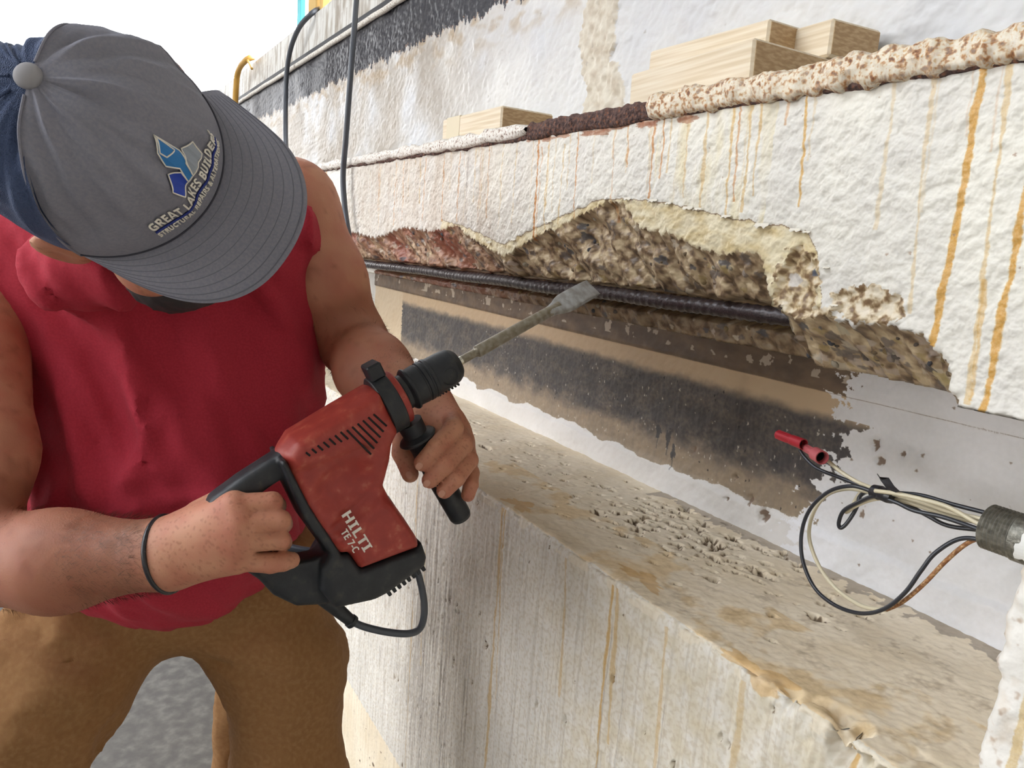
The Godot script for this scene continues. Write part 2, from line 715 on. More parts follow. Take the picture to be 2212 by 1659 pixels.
	mats.rebar = relief(plain(Color.WHITE, 0.36, 0.2, "black rusted bar"), fine, 0.02, 12.0, grain(0.05, 22, 4, FastNoiseLite.TYPE_SIMPLEX, 512, ramp([[0.25, rgb(38, 29, 30)], [0.6, rgb(52, 42, 43)], [0.85, rgb(74, 60, 58)]])))
	mats.rust = relief(plain(Color.WHITE, 0.85, 0.1, "scaled rust"), lumps, 0.3, 9.0, grain(0.03, 23, 5, FastNoiseLite.TYPE_SIMPLEX, 512, ramp([[0.25, rgb(58, 40, 38)], [0.5, rgb(92, 70, 64)], [0.7, rgb(112, 84, 74)], [0.85, rgb(150, 92, 58)]])))
	mats.lip_paint = relief(plain(Color.WHITE, 0.6, 0.0, "rust stained paint crust"), lumps, 0.35, 3.0, grain(0.035, 24, 4, FastNoiseLite.TYPE_SIMPLEX, 1024, ramp([[0.2, rgb(108, 66, 44)], [0.36, rgb(186, 134, 84)], [0.46, rgb(222, 208, 182)], [0.7, rgb(232, 226, 212)], [0.86, rgb(206, 166, 112)]])))
	mats.lip_white = relief(plain(Color.WHITE, 0.55, 0.0, "flaking paint crust"), lumps, 0.25, 4.0, grain(0.03, 25, 4, FastNoiseLite.TYPE_SIMPLEX, 1024, ramp([[0.12, rgb(70, 48, 42)], [0.24, rgb(170, 140, 118)], [0.34, rgb(222, 216, 206)], [0.8, rgb(232, 228, 220)]])))
	var rings := StandardMaterial3D.new()
	rings.resource_name = "sawn pine"
	rings.roughness = 0.75
	rings.albedo_texture = grain(0.02, 26, 2, FastNoiseLite.TYPE_SIMPLEX, 512, ramp([[0.1, rgb(214, 196, 166)], [0.5, rgb(224, 208, 182)], [0.9, rgb(232, 220, 198)]]))
	rings.uv1_triplanar = true
	rings.uv1_scale = Vector3(0.5, 14.0, 14.0)
	mats.pine = rings
	var end := rings.duplicate()
	end.resource_name = "pine end grain"
	end.albedo_texture = grain(0.03, 27, 3, FastNoiseLite.TYPE_SIMPLEX, 512, ramp([[0.2, rgb(176, 146, 108)], [0.5, rgb(188, 158, 120)], [0.8, rgb(200, 172, 134)]]))
	end.uv1_scale = Vector3(6.0, 14.0, 4.0)
	mats.pine_end = end
	mats.pine_yellow = plain(rgb(214, 176, 104), 0.7, 0.0, "yellowed pine")
	mats.tape = plain(rgb(218, 206, 178), 0.6, 0.0, "masking tape")
	mats.wire_black = plain(rgb(40, 42, 48), 0.3, 0.0, "black wire sheath")
	mats.wire_white = plain(rgb(206, 196, 168), 0.35, 0.0, "cream wire sheath")
	mats.wire_rust = relief(plain(Color.WHITE, 0.6, 0.0, "rust stained wire"), fine, 0.03, 14.0, grain(0.05, 28, 3, FastNoiseLite.TYPE_SIMPLEX, 256, ramp([[0.3, rgb(120, 78, 46)], [0.6, rgb(160, 108, 62)], [0.8, rgb(196, 168, 126)]])))
	mats.nut_red = plain(rgb(158, 32, 44), 0.4, 0.0, "red connector plastic")
	mats.nut_pink = plain(rgb(176, 84, 88), 0.6, 0.0, "faded red connector plastic")
	mats.hole = plain(rgb(30, 22, 22), 0.9, 0.0, "dark inside")  # near-black standing in for the shade inside slots and bores
	mats.e_tape = plain(rgb(36, 36, 40), 0.32, 0.0, "black vinyl tape")
	mats.conduit = relief(plain(Color.WHITE, 0.5, 0.6, "dull galvanised pipe"), fine, 0.05, 10.0, grain(0.02, 29, 4, FastNoiseLite.TYPE_SIMPLEX, 512, ramp([[0.3, rgb(98, 96, 88)], [0.6, rgb(128, 126, 116)], [0.8, rgb(150, 148, 138)]])))
	mats.drip = plain(rgb(222, 222, 218), 0.5, 0.0, "white paint drip")
	mats.yellow_cord = plain(rgb(196, 150, 66), 0.5, 0.0, "yellow cord")
	mats.teal = plain(rgb(70, 190, 200), 0.5, 0.0, "teal paint")
	mats.boot = plain(rgb(70, 52, 38), 0.7, 0.0, "boot leather")


# ---------- the place ----------

func room() -> void:
	var fl := put("floor", box(Vector3(30, 0.2, 7.2), 0.01), mats.floor, self, Transform3D(Basis(), Vector3(-8.0, -1.55, 2.6)))
	tag(fl, "grey stained concrete floor behind the worker's legs", "floor", "", "structure")
	var ce := base("ceiling")  # unseen rooflight gap, added to throw more light on ledge and beam
	tag(ce, "white painted concrete ceiling with a long open gap added to light the ledge", "ceiling", "", "structure")
	put("slab", box(Vector3(13.0, 0.2, 3.4), 0.01), mats.plaster, ce, Transform3D(Basis(), Vector3(-3.5, 3.6, 0.7)))
	put("slab", box(Vector3(13.0, 0.2, 0.6), 0.01), mats.plaster, ce, Transform3D(Basis(), Vector3(-3.5, 3.6, 5.5)))
	put("slab", box(Vector3(3.4, 0.2, 2.8), 0.01), mats.plaster, ce, Transform3D(Basis(), Vector3(1.3, 3.6, 3.8)))
	put("slab", box(Vector3(5.0, 0.2, 2.8), 0.01), mats.plaster, ce, Transform3D(Basis(), Vector3(-7.5, 3.6, 3.8)))
	var near := put("wall_near", box(Vector3(0.2, 5.2, 6.8), 0.01), mats.plaster, self, Transform3D(Basis(), Vector3(2.9, 1.0, 2.6)))
	tag(near, "plain painted wall behind the camera", "wall", "", "structure")
	var side := base("wall_far")  # its window opening and posts are added to light beam and recess
	tag(side, "painted wall opposite the beam with a long unseen window opening added to light it", "wall", "", "structure")
	put("wall_panel", box(Vector3(13.0, 0.6, 0.2), 0.01), mats.plaster, side, Transform3D(Basis(), Vector3(-3.5, -1.15, 5.7)))
	put("wall_panel", box(Vector3(3.6, 4.5, 0.2), 0.01), mats.plaster, side, Transform3D(Basis(), Vector3(1.2, 1.35, 5.7)))
	put("wall_panel", box(Vector3(3.6, 4.5, 0.2), 0.01), mats.plaster, side, Transform3D(Basis(), Vector3(-8.2, 1.35, 5.7)))
	put("lintel", box(Vector3(6.0, 2.2, 0.2), 0.01), mats.plaster, side, Transform3D(Basis(), Vector3(-3.5, 2.6, 5.7)))
	for k in 7:
		put("added_window_post", box(Vector3(0.08, 4.5, 0.1), 0.01), mats.plaster, side, Transform3D(Basis(), Vector3(-9.6 + k * 1.35, 1.35, 5.7)))
	var endw := base("wall_end")
	tag(endw, "painted end wall with a tall doorway open to daylight", "wall", "", "structure")
	put("wall_panel", box(Vector3(0.2, 5.2, 4.4), 0.01), mats.plaster, endw, Transform3D(Basis(), Vector3(-10.1, 1.0, 3.6)))
	put("lintel", box(Vector3(0.2, 0.9, 2.6), 0.01), mats.plaster, endw, Transform3D(Basis(), Vector3(-10.1, 3.15, 0.2)))


func crack_y(x: float) -> float:   # where the paint ends above the broken concrete
	return line_y(BREAK_TOP, x)


const BREAK_TOP := [-3.6, 0.0, -1.69, 0.003, -1.52, -0.007, -1.37, 0.017, -1.24, 0.013, -1.14, 0.024, -1.10, 0.009, -1.02, -0.010, -0.974, -0.016, -0.94, -0.004, -0.90, 0.012, -0.845, 0.025, -0.785, 0.045, -0.74, 0.057, -0.71, 0.056, -0.69, 0.040, -0.676, 0.030, -0.63, 0.023, -0.60, 0.015, -0.56, 0.006, -0.517, 0.010, -0.50, 0.010, -0.492, -0.010, -0.482, -0.034, -0.451, -0.047, -0.43, -0.040, -0.412, -0.042, -0.389, -0.044, -0.36, -0.039, -0.335, -0.043, -0.322, -0.055, -0.311, -0.063, -0.307, -0.080, -0.300, -0.089, -0.284, -0.097, 1.0, -0.10]
const PEEL_TOP := [-1.2, 0.034, -1.1, 0.022, -0.98, 0.0, -0.9, 0.024, -0.76, 0.060, -0.709, 0.062, -0.67, 0.059, -0.615, 0.053, -0.56, 0.044, -0.52, 0.038, -0.479, 0.034, -0.452, 0.030, -0.436, 0.012, -0.425, -0.03]


func line_y(pts: Array, x: float) -> float:
	if x <= pts[0]: return pts[1]
	for i in range(2, pts.size(), 2):
		if x < pts[i]:
			return lerpf(pts[i - 1], pts[i + 1], (x - pts[i - 2]) / (pts[i] - pts[i - 2]))
	return pts[pts.size() - 1]


func bar_y(x: float) -> float:
	return -0.066 + (x + 1.719) * 0.0147


func ell2(x: float, y: float, cx: float, cy: float, rx: float, ry: float) -> float:
	return Vector2((x - cx) / rx, (y - cy) / ry).length()


func beam() -> void:
	var edge := noise(90.0, 31, 3)
	var big := noise(14.0, 32, 3)
	var mid := noise(38.0, 33, 3, FastNoiseLite.TYPE_CELLULAR)
	mid.cellular_return_type = FastNoiseLite.RETURN_DISTANCE
	var fine := noise(150.0, 34, 2)
	var peel := noise(170.0, 35, 2)
	var dents := noise(45.0, 36, 2)
	var tops := PackedFloat32Array()
	var xs := PackedFloat32Array()
	var x := -3.6
	while x < 0.5:
		xs.append(x)
		x += 0.0028 if x > -1.72 and x < -0.2 else 0.03
	for a in xs:
		tops.append(crack_y(a) + edge.get_noise_1d(a) * 0.006)
	var ys := PackedFloat32Array()
	for j in 90:
		ys.append(0.150 - 0.241 * j / 89.0)
	var nu := xs.size()
	var nv := ys.size() + 2
	var pts := PackedVector3Array()
	var uvs := PackedVector2Array()
	var p := Paint.new(Vector2(-1.75, 0.165), Vector2(-0.15, -0.095), 2048, 333)
	pts.append_array([])
	for i in nu:   # the ledge on top, back to the upper wall
		pts.append(Vector3(xs[i], 0.158, -0.76))
		uvs.append(p.uv(Vector2(xs[i], 0.15)))
	for j in ys.size():
		var y := ys[j]
		for i in nu:
			var xx := xs[i]
			var inset := 0.0
			var s := tops[i] - y
			if xx < -1.75 or xx > -0.2:
				inset = maxf(s, 0.0) * 0.8
			elif s > 0.0:
				var lump := big.get_noise_2d(xx + y * 0.6, y * 0.9) * 0.018 + (mid.get_noise_2d(xx * 0.9 + y * 0.7, y * 0.7) + 0.4) * 0.010 + fine.get_noise_2d(xx, y) * 0.0022
				var soft := minf(s / 0.012, 1.0)
				if xx < -0.478:
					var yr := bar_y(xx)
					var yg := yr + 0.012 + edge.get_noise_1d(xx * 0.6 + 9.0) * 0.004
					var u := clampf(s / maxf(tops[i] - yg, 0.01), 0.0, 1.0)
					inset = 0.004 * minf(s / 0.003, 1.0) + 0.034 * pow(u, 0.85)
					if y < yg:
						var g := smoothstep(0.0, 0.005, yg - y)
						var low := smoothstep(0.012, 0.020, yr - y)
						inset = lerpf(inset, 0.105, g)
						inset = lerpf(inset, 0.085 + (yr - y - 0.012) * 0.4, low)
					inset += lump * soft * (1.0 if y > yg else 0.6)
				else:
					inset = 0.006 * minf(s / 0.003, 1.0) + s * 1.25 + lump * soft * 0.8
				inset = maxf(inset, 0.001)
			else:
				inset = -peel.get_noise_2d(xx, y) * 0.0011 - dents.get_noise_2d(xx, y) * 0.0018
				var py := line_y(PEEL_TOP, xx) + edge.get_noise_1d(xx * 0.5) * 0.003
				if xx > -1.2 and xx < -0.425 and y < py:
					inset += 0.0011
				for sc: Array in [[-0.455, -0.018, 0.024, 0.034, 0.007], [-0.383, -0.026, 0.033, 0.015, 0.004], [-0.43, -0.04, 0.02, 0.008, 0.004]]:
					var e := ell2(xx, y, sc[0], sc[1], sc[2], sc[3]) + edge.get_noise_2d(xx, y) * 0.3
					if e < 1.0:
						inset += sc[4] * minf((1.0 - e) * 4.0, 1.0) + (mid.get_noise_2d(xx * 1.6, y * 1.6) + 0.3) * 0.006
				if y > 0.142:
					inset += (y - 0.142) * 0.4
			pts.append(Vector3(xx, y, -0.55 - inset))
			uvs.append(p.uv(Vector2(xx, y)))
	for i in nu:   # underside, back to the recess
		pts.append(Vector3(xs[i], -0.088, -0.86))
		uvs.append(p.uv(Vector2(xs[i], -0.091)))
	# colours
	var tone := noise(7.0, 37, 4)
	var rub := noise(60.0, 38, 4)
	var crest := noise(26.0, 39, 3)
	var tx := PackedFloat32Array()
	for i in p.w:
		var a := p.lo.x + p.size.x * (i + 0.5) / p.w
		tx.append(crack_y(a) + edge.get_noise_1d(a) * 0.006)
	p.fill(func(ax: float, ay: float) -> Color:
		var k := clampi(int((ax - p.lo.x) / p.size.x * p.w), 0, p.w - 1)
		var t := tone.get_noise_2d(ax, ay)
		if ay < tx[k]:
			var r := rub.get_noise_2d(ax, ay)
			var c := Color8(150, 126, 98).lerp(Color8(206, 186, 152), clampf(r * 1.6 + 0.35, 0.0, 1.0)).lerp(Color8(88, 70, 54), clampf(-r * 2.2 - 0.25, 0.0, 0.8))
			if ax < -1.0:
				c = c.lerp(Color8(150, 84, 66), clampf((-1.0 - ax) * 5.0, 0.0, 1.0) * clampf(0.55 + t, 0.0, 0.8))
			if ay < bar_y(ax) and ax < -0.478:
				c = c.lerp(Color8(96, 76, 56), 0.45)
			return c
		var c2 := Color8(216, 212, 204).lerp(Color8(230, 226, 214), clampf(t + 0.5, 0.0, 1.0))
		var y2 := clampf(crest.get_noise_2d(ax, ay * 0.25) * 1.3 + 0.1, 0.0, 1.0)
		if ax > -0.66 and ax < -0.5:
			c2 = c2.lerp(Color8(222, 206, 160), y2 * 0.75)
		elif ax < -0.8:
			c2 = c2.lerp(Color8(196, 182, 166), clampf(0.35 + y2 * 0.5 + t * 0.5, 0.0, 0.85) * smoothstep(-0.8, -1.1, ax + t * 0.15))
		var py := line_y(PEEL_TOP, ax) + edge.get_noise_1d(ax * 0.5) * 0.003
		if ax > -1.2 and ax < -0.425 and ay < py:
			c2 = Color8(226, 214, 182).lerp(Color8(206, 184, 134), clampf(rub.get_noise_2d(ax * 0.4, ay) + 0.25, 0.0, 1.0))
			if py - ay < 0.0009:
				c2 = Color8(140, 118, 92)
		for sc: Array in [[-0.455, -0.018, 0.024, 0.034, 0.0], [-0.383, -0.026, 0.033, 0.015, 1.0], [-0.43, -0.04, 0.02, 0.008, 0.6]]:
			var e := ell2(ax, ay, sc[0], sc[1], sc[2], sc[3]) + edge.get_noise_2d(ax, ay) * 0.3
			if e < 1.0:
				var r := rub.get_noise_2d(ax * 1.4, ay * 1.4)
				c2 = Color8(200, 178, 138).lerp(Color8(120, 94, 66), clampf(-r * 2.0 + 0.2, 0.0, 1.0)).lerp(Color8(224, 212, 190), clampf(r * 2.0 + sc[4] * 0.45, 0.0, 1.0))
		return c2)
	# stones in the broken face
	var rng := RandomNumberGenerator.new()
	rng.seed = 5
	for i in 420:
		var sx := rng.randf_range(-1.6, -0.3)
		var top := crack_y(sx)
		var sy := rng.randf_range(-0.088, top - 0.004)
		var r := rng.randf_range(0.0012, 0.005)
		var c: Color = [Color8(196, 184, 164), Color8(110, 100, 94), Color8(172, 150, 104), Color8(84, 84, 90), Color8(180, 164, 150)][rng.randi() % 5]
		p.spot(Vector2(sx, sy), Vector2(r * rng.randf_range(1.0, 1.8), r), c, 0.75)
	for sp: Array in [[-0.44, -0.004, 0.0045, 84, 92, 108], [-0.462, -0.012, 0.008, 200, 194, 188], [-0.416, -0.05, 0.007, 190, 178, 150], [-0.395, -0.058, 0.005, 184, 170, 154], [-0.345, -0.072, 0.006, 70, 62, 56], [-0.34, -0.079, 0.008, 196, 178, 128]]:
		p.spot(Vector2(sp[0], sp[1]), Vector2(sp[2], sp[2] * 0.8), Color8(sp[3], sp[4], sp[5]), 0.9, 0.2)
	# runs of rust from the steel lip
	var orange := Color8(196, 120, 52)
	var amber := Color8(206, 150, 62)
	var pale := Color8(212, 178, 120)
	for q: Array in [
		[-0.903, 0.146, 0.008, 0.0042, 0, 0.85, 0.004], [-0.893, 0.13, 0.012, 0.002, 0, 0.6, 0.0], [-0.876, 0.145, 0.02, 0.003, 1, 0.5, 0.002], [-0.811, 0.146, 0.035, 0.0018, 0, 0.7, 0.004], [-0.84, 0.13, 0.03, 0.002, 2, 0.7, 0.0],
		[-0.712, 0.15, 0.095, 0.003, 0, 0.6, 0.004], [-0.667, 0.146, 0.06, 0.003, 0, 0.75, 0.004], [-0.652, 0.146, 0.08, 0.002, 0, 0.7, 0.003], [-0.613, 0.146, 0.06, 0.003, 2, 0.6, 0.002], [-0.587, 0.147, 0.05, 0.004, 2, 0.7, 0.002],
		[-0.553, 0.147, 0.04, 0.004, 1, 0.55, 0.004], [-0.545, 0.147, 0.055, 0.002, 0, 0.6, 0.004], [-0.531, 0.147, 0.045, 0.0035, 2, 0.8, 0.003], [-0.518, 0.147, 0.06, 0.003, 1, 0.5, 0.002], [-0.470, 0.147, 0.05, 0.0022, 1, 0.8, 0.006],
		[-0.358, 0.147, -0.03, 0.003, 2, 0.5, 0.012], [-0.322, 0.148, -0.052, 0.0042, 1, 0.95, -0.004], [-0.306, 0.148, -0.088, 0.0036, 2, 0.7, 0.012], [-0.278, 0.16, -0.092, 0.0045, 1, 0.95, -0.003], [-0.296, 0.0, -0.085, 0.003, 1, 0.5, 0.006],
		[-1.503, 0.14, 0.01, 0.003, 2, 0.6, 0.0], [-1.42, 0.14, 0.02, 0.003, 0, 0.5, 0.0], [-1.378, 0.14, 0.03, 0.0026, 0, 0.6, 0.0], [-1.30, 0.14, 0.06, 0.003, 2, 0.7, 0.0], [-1.279, 0.14, 0.03, 0.0026, 0, 0.5, 0.0], [-1.2, 0.14, 0.03, 0.0024, 0, 0.55, 0.0], [-1.14, 0.14, 0.03, 0.003, 0, 0.45, 0.0], [-1.06, 0.14, 0.05, 0.002, 2, 0.6, 0.0], [-1.0, 0.145, 0.02, 0.003, 2, 0.45, 0.0], [-1.11, 0.13, 0.04, 0.005, 3, 0.5, 0.0], [-0.96, 0.14, 0.03, 0.002, 2, 0.5, 0.0]]:
		p.streak(q[0], q[1], q[2], q[3], [orange, amber, pale, Color8(150, 136, 126)][q[4]], q[5], q[6])
	for i in 40:
		p.streak(rng.randf_range(-1.6, -0.25), 0.147, rng.randf_range(0.03, 0.13), rng.randf_range(0.001, 0.003), [orange, amber, pale][rng.randi() % 3], rng.randf_range(0.15, 0.45), 0.002)
	for i in 70:
		p.spot(Vector2(rng.randf_range(-1.6, -0.2), rng.randf_range(-0.06, 0.14)), Vector2.ONE * rng.randf_range(0.0006, 0.0018), Color8(150, 120, 96), 0.7)
	for i in 26:
		p.spot(Vector2(rng.randf_range(-0.95, -0.6), rng.randf_range(0.138, 0.149)), Vector2(rng.randf_range(0.006, 0.02), 0.003), Color8(150, 92, 60), 0.6)
	var w := base("wall_right")
	tag(w, "white painted concrete wall with a broken beam above a deep recess", "wall", "", "structure")
	var m := painted(p, noise(0.09, 40, 3), 0.15, 0.45)
	m.resource_name = "white painted concrete"
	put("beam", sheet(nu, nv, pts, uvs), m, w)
	put("wall_core", box(Vector3(14.0, 2.0, 0.5), 0.01), mats.plaster, w, Transform3D(Basis(), Vector3(-4.0, -0.44 - 1.0, -1.12)))
	put("wall_panel", box(Vector3(2.6, 5.2, 0.3), 0.01), mats.plaster, w, Transform3D(Basis(), Vector3(1.72, 1.0, -0.71)))
	heights.wall = w
	# pebbles standing out of the broken face, found on the sheet above
	var pebbles: Array[ArrayMesh] = []
	for v in 6:
		var sd := Solid.new(Vector3.ONE * -1.5, Vector3.ONE * 1.5, 0.34)
		sd.ball(Vector3.ZERO, Vector3(1.0, rng.randf_range(0.6, 0.8), rng.randf_range(0.6, 0.9)), Basis(Vector3(1, 1, 0).normalized(), v), 0.05)
		pebbles.append(solid_mesh([sd]))
	var tones: Array[StandardMaterial3D] = []
	for c: Color in [Color8(188, 176, 154), Color8(120, 108, 98), Color8(170, 146, 104), Color8(92, 92, 98), Color8(176, 160, 146), Color8(150, 128, 100)]:
		tones.append(relief(plain(c, 0.7, 0.0, "pebble"), mats.floor.heightmap_texture, 0.05, 6.0))
	var face := w.get_node("beam")
	for i in 150:
		var sx := rng.randf_range(-1.35, -0.32)
		var top := crack_y(sx)
		var sy := rng.randf_range(-0.086, top - 0.006)
		var iu := 0
		while iu < nu - 1 and xs[iu] < sx:
			iu += 1
		var jv := clampi(int((0.150 - sy) / 0.241 * 89.0), 0, 89)
		if sx < -0.478 and absf(sy - bar_y(sx) - 0.004) < 0.02:
			continue
		var r := rng.randf_range(0.0018, 0.0052)
		var q := pts[(jv + 1) * nu + iu]
		put("stone", pebbles[i % 6], tones[rng.randi() % 6], face, Transform3D(Basis.from_euler(Vector3(rng.randf() * 6.0, rng.randf() * 6.0, rng.randf() * 6.0)).scaled(Vector3.ONE * r), q + Vector3(0, 0, -r * 0.25)))
	for fl: Array in [[-0.60, 0.0505, 0.014], [-0.585, 0.049, 0.010], [-0.50, 0.035, 0.016], [-0.462, 0.031, 0.012], [-0.45, 0.029, 0.008], [-0.655, 0.0585, 0.013], [-0.63, 0.055, 0.009], [-0.70, 0.061, 0.012], [-0.425, 0.0, 0.006], [-0.412, -0.03, 0.007], [-1.02, 0.002, 0.010], [-0.95, 0.008, 0.012], [-0.86, 0.034, 0.012], [-0.545, 0.042, 0.011]]:
		var fp := PackedVector3Array()
		for side in 2:
			for j in 5:
				var jj := j if side == 0 else 4 - j
				for i in 7:
					var u := i / 6.0 - 0.5
					var t := jj / 4.0
					var wd := 1.0 - 0.5 * t * absf(sin(i * 2.1 + fl[0] * 90.0))
					fp.append(Vector3(fl[0] + u * fl[2], fl[1] + 0.001 - t * fl[2] * 0.34 * wd, -0.5488 + t * t * 0.0035 - side * 0.0005))
		put("paint_flake", sheet(7, 10, fp), plain(Color8(226, 220, 206), 0.6, 0.0, "curled paint"), face)


func niche() -> void:
	var w: Node3D = heights.wall
	var rng := RandomNumberGenerator.new()
	rng.seed = 11
	var rough := noise(60.0, 41, 3)
	var wave := noise(9.0, 42, 3)
	# --- back of the recess
	var nu := 520
	var nv := 84
	var x0 := -2.3
	var x1 := -0.2
	var dent := PackedFloat32Array()
	dent.resize(nu * nv)
	var stamp := func(d: PackedFloat32Array, n_u: int, n_v: int, cu: float, cv: float, ru: float, rv: float, deep: float) -> void:
		var ph := rng.randf() * TAU
		for j in range(maxi(0, int(cv - rv * 1.5)), mini(n_v, int(cv + rv * 1.5) + 2)):
			for i in range(maxi(0, int(cu - ru * 1.5)), mini(n_u, int(cu + ru * 1.5) + 2)):
				var q := Vector2((i - cu) / maxf(ru, 0.7), (j - cv) / maxf(rv, 0.7))
				var e := q.length() + 0.16 * sin(q.angle() * 3.0 + ph) + 0.1 * sin(q.angle() * 7.0 + ph)
				if e < 1.0:
					d[j * n_u + i] = maxf(d[j * n_u + i], deep * minf((1.0 - e) * 2.2, 1.0))
	var back := Paint.new(Vector2(-2.3, -0.085), Vector2(-0.2, -0.385), 2048, 300)
	var holes := [[-0.69, -0.347, 0.010, 0.010, 0.012], [-0.545, -0.205, 0.006, 0.008, 0.007], [-0.535, -0.223, 0.007, 0.006, 0.006], [-0.509, -0.207, 0.0035, 0.004, 0.006], [-0.486, -0.202, 0.003, 0.003, 0.005], [-0.753, -0.31, 0.004, 0.004, 0.006], [-0.843, -0.293, 0.004, 0.006, 0.003], [-0.548, -0.295, 0.004, 0.006, 0.003], [-0.72, -0.335, 0.004, 0.01, 0.005], [-0.76, -0.345, 0.004, 0.004, 0.006]]
	for hl in holes:
		stamp.call(dent, nu, nv, (hl[0] - x0) / (x1 - x0) * (nu - 1), (-0.085 - hl[1]) / 0.3 * (nv - 1), hl[2] / (x1 - x0) * nu, hl[3] / 0.3 * nv, hl[4])
	var pts := PackedVector3Array()
	var uvs := PackedVector2Array()
	for j in nv:
		var y := -0.085 - 0.30 * j / (nv - 1)
		for i in nu:
			var x := lerpf(x0, x1, float(i) / (nu - 1))
			var z := -0.84 + rough.get_noise_2d(x, y) * 0.0012 + wave.get_noise_2d(x, y) * 0.002
			z += 0.004 * smoothstep(-0.157, -0.154, y)
			z += 0.005 * smoothstep(-0.334, -0.340, y + wave.get_noise_1d(x) * 0.006)
			pts.append(Vector3(x, y, z - dent[j * nu + i]))
			uvs.append(back.uv(Vector2(x, y)))
	var tone := noise(5.0, 43, 4)
	var smoke := noise(13.0, 44, 5)
	var speck := noise(120.0, 45, 3)
	var streaky := noise(1.0, 46, 4)
	back.fill(func(x: float, y: float) -> Color:
		var t := tone.get_noise_2d(x, y)
		var s := smoke.get_noise_2d(x, y * 2.0)
		var g := speck.get_noise_2d(x, y)
		var white := Color8(234, 234, 236).lerp(Color8(216, 216, 216), clampf(t + 0.4 + g * 0.2, 0.0, 1.0))
		var lim := -0.60 + (y + 0.24) * 0.35 + smoke.get_noise_2d(x * 2.0, y * 3.0) * 0.06 + g * 0.02
		if y > -0.185:
			lim -= 0.03
		if x > lim:
			return white
		var c: Color
		if y > -0.156:
			c = Color8(122, 102, 82).lerp(Color8(96, 80, 66), clampf(s + 0.5, 0.0, 1.0))
			if smoke.get_noise_2d(x * 1.5 + 3.0, y * 1.5) > 0.27 and y < -0.112 and y > -0.14:
				c = Color8(180, 166, 148)
		else:
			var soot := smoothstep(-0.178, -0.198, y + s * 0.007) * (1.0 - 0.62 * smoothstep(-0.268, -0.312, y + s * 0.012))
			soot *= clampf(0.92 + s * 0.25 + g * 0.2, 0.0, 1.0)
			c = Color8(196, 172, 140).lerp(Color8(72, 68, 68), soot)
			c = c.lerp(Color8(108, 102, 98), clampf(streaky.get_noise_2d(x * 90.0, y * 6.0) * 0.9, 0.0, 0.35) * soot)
			if x < -2.07 + g * 0.008:
				c = Color8(206, 186, 156)
		if y < -0.334 - wave.get_noise_1d(x * 0.8) * 0.012 - smoke.get_noise_1d(x * 2.0) * 0.004:
			c = white.lerp(Color8(206, 198, 184), 0.4)
		return c)
	for i in 260:
		var q := Vector2(rng.randf_range(-1.6, -0.62), rng.randf_range(-0.33, -0.19))
		back.spot(q, Vector2(rng.randf_range(0.0006, 0.002), rng.randf_range(0.0008, 0.003)), Color8(214, 206, 192) if i % 3 else Color8(24, 22, 22), 0.85, 0.5)
	for q: Array in [[-0.93, -0.285, 0.006, 0.012], [-0.905, -0.29, 0.006, 0.014], [-0.89, -0.31, 0.005, 0.013]]:
		back.spot(Vector2(q[0], q[1]), Vector2(q[2], q[3]), Color8(62, 62, 64), 0.8, 0.4)
		back.streak(q[0], q[1], q[1] - 0.03, 0.002, Color8(66, 66, 68), 0.7)
	for hl in holes:
		back.spot(Vector2(hl[0], hl[1]), Vector2(hl[2], hl[3]) * 0.85, Color8(124, 102, 84), 0.85)
	for i in 14:
		back.spot(Vector2(rng.randf_range(-0.6, -0.3), rng.randf_range(-0.37, -0.13)), Vector2.ONE * rng.randf_range(0.0008, 0.0022), Color8(120, 100, 84), 0.8)
	var line := PackedVector2Array()
	for i in 900:
		var x := -2.2 + 1.95 * i / 900.0
		back.spot(Vector2(x, -0.156 + smoke.get_noise_1d(x) * 0.001), Vector2(0.0016, 0.0007), Color8(112, 94, 80), 0.55)
	var bm := painted(back, noise(0.08, 47, 4), 0.05, 0.6)
	bm.resource_name = "sooted plaster"
	put("recess_back", sheet(nu, nv, pts, uvs), bm, w)
	# --- the ledge: its top runs forward, turns over a chipped arris and falls to the floor
	var ts := PackedFloat32Array()
	for j in 126: ts.append(0.29 * j / 126.0)
	for j in 6: ts.append(0.29 + 0.012 * j / 6.0)
	for j in 160: ts.append(0.302 + 0.62 * j / 160.0)
	ts.append_array([0.94, 1.0, 1.1, 1.2, 1.36])
	var lu := 860
	var lv := ts.size()
	var lx0 := -2.2
	var lx1 := -0.14
	var pit := PackedFloat32Array()
	pit.resize(lu * lv)
	var row := func(t: float) -> float:
		return t / 0.29 * 126.0 if t < 0.29 else (126.0 + (t - 0.29) * 500.0 if t < 0.302 else 132.0 + (t - 0.302) / 0.62 * 160.0)
	var spots: Array = []
	for q: Array in [[-1.217, -0.676, 20, 7, 7], [-1.253, -0.736, 9, 4, 5], [-1.209, -0.769, 13, 5, 5], [-1.135, -0.795, 9, 5, 6], [-1.081, -0.764, 10, 5, 6], [-0.947, -0.757, 11, 9, 8], [-0.85, -0.671, 15, 10, 7], [-0.829, -0.647, 9, 4, 5], [-0.808, -0.707, 9, 5, 6], [-0.772, -0.698, 8, 6, 7], [-0.84, -0.70, 8, 9, 5], [-0.803, -0.677, 6, 3, 5], [-0.833, -0.786, 9, 5, 6], [-0.766, -0.799, 10, 5, 7], [-0.715, -0.768, 12, 6, 8], [-0.844, -0.854, 8, 4, 6], [-0.603, -0.736, 11, 10, 8], [-1.0, -0.71, 8, 5, 6], [-0.964, -0.663, 5, 4, 5], [-1.146, -0.696, 6, 4, 5], [-1.15, -0.738, 9, 5, 5], [-0.70, -0.79, 14, 7, 7], [-0.66, -0.80, 12, 7, 7], [-0.63, -0.81, 10, 8, 7], [-1.32, -0.70, 12, 6, 6], [-1.40, -0.75, 9, 5, 5]]:
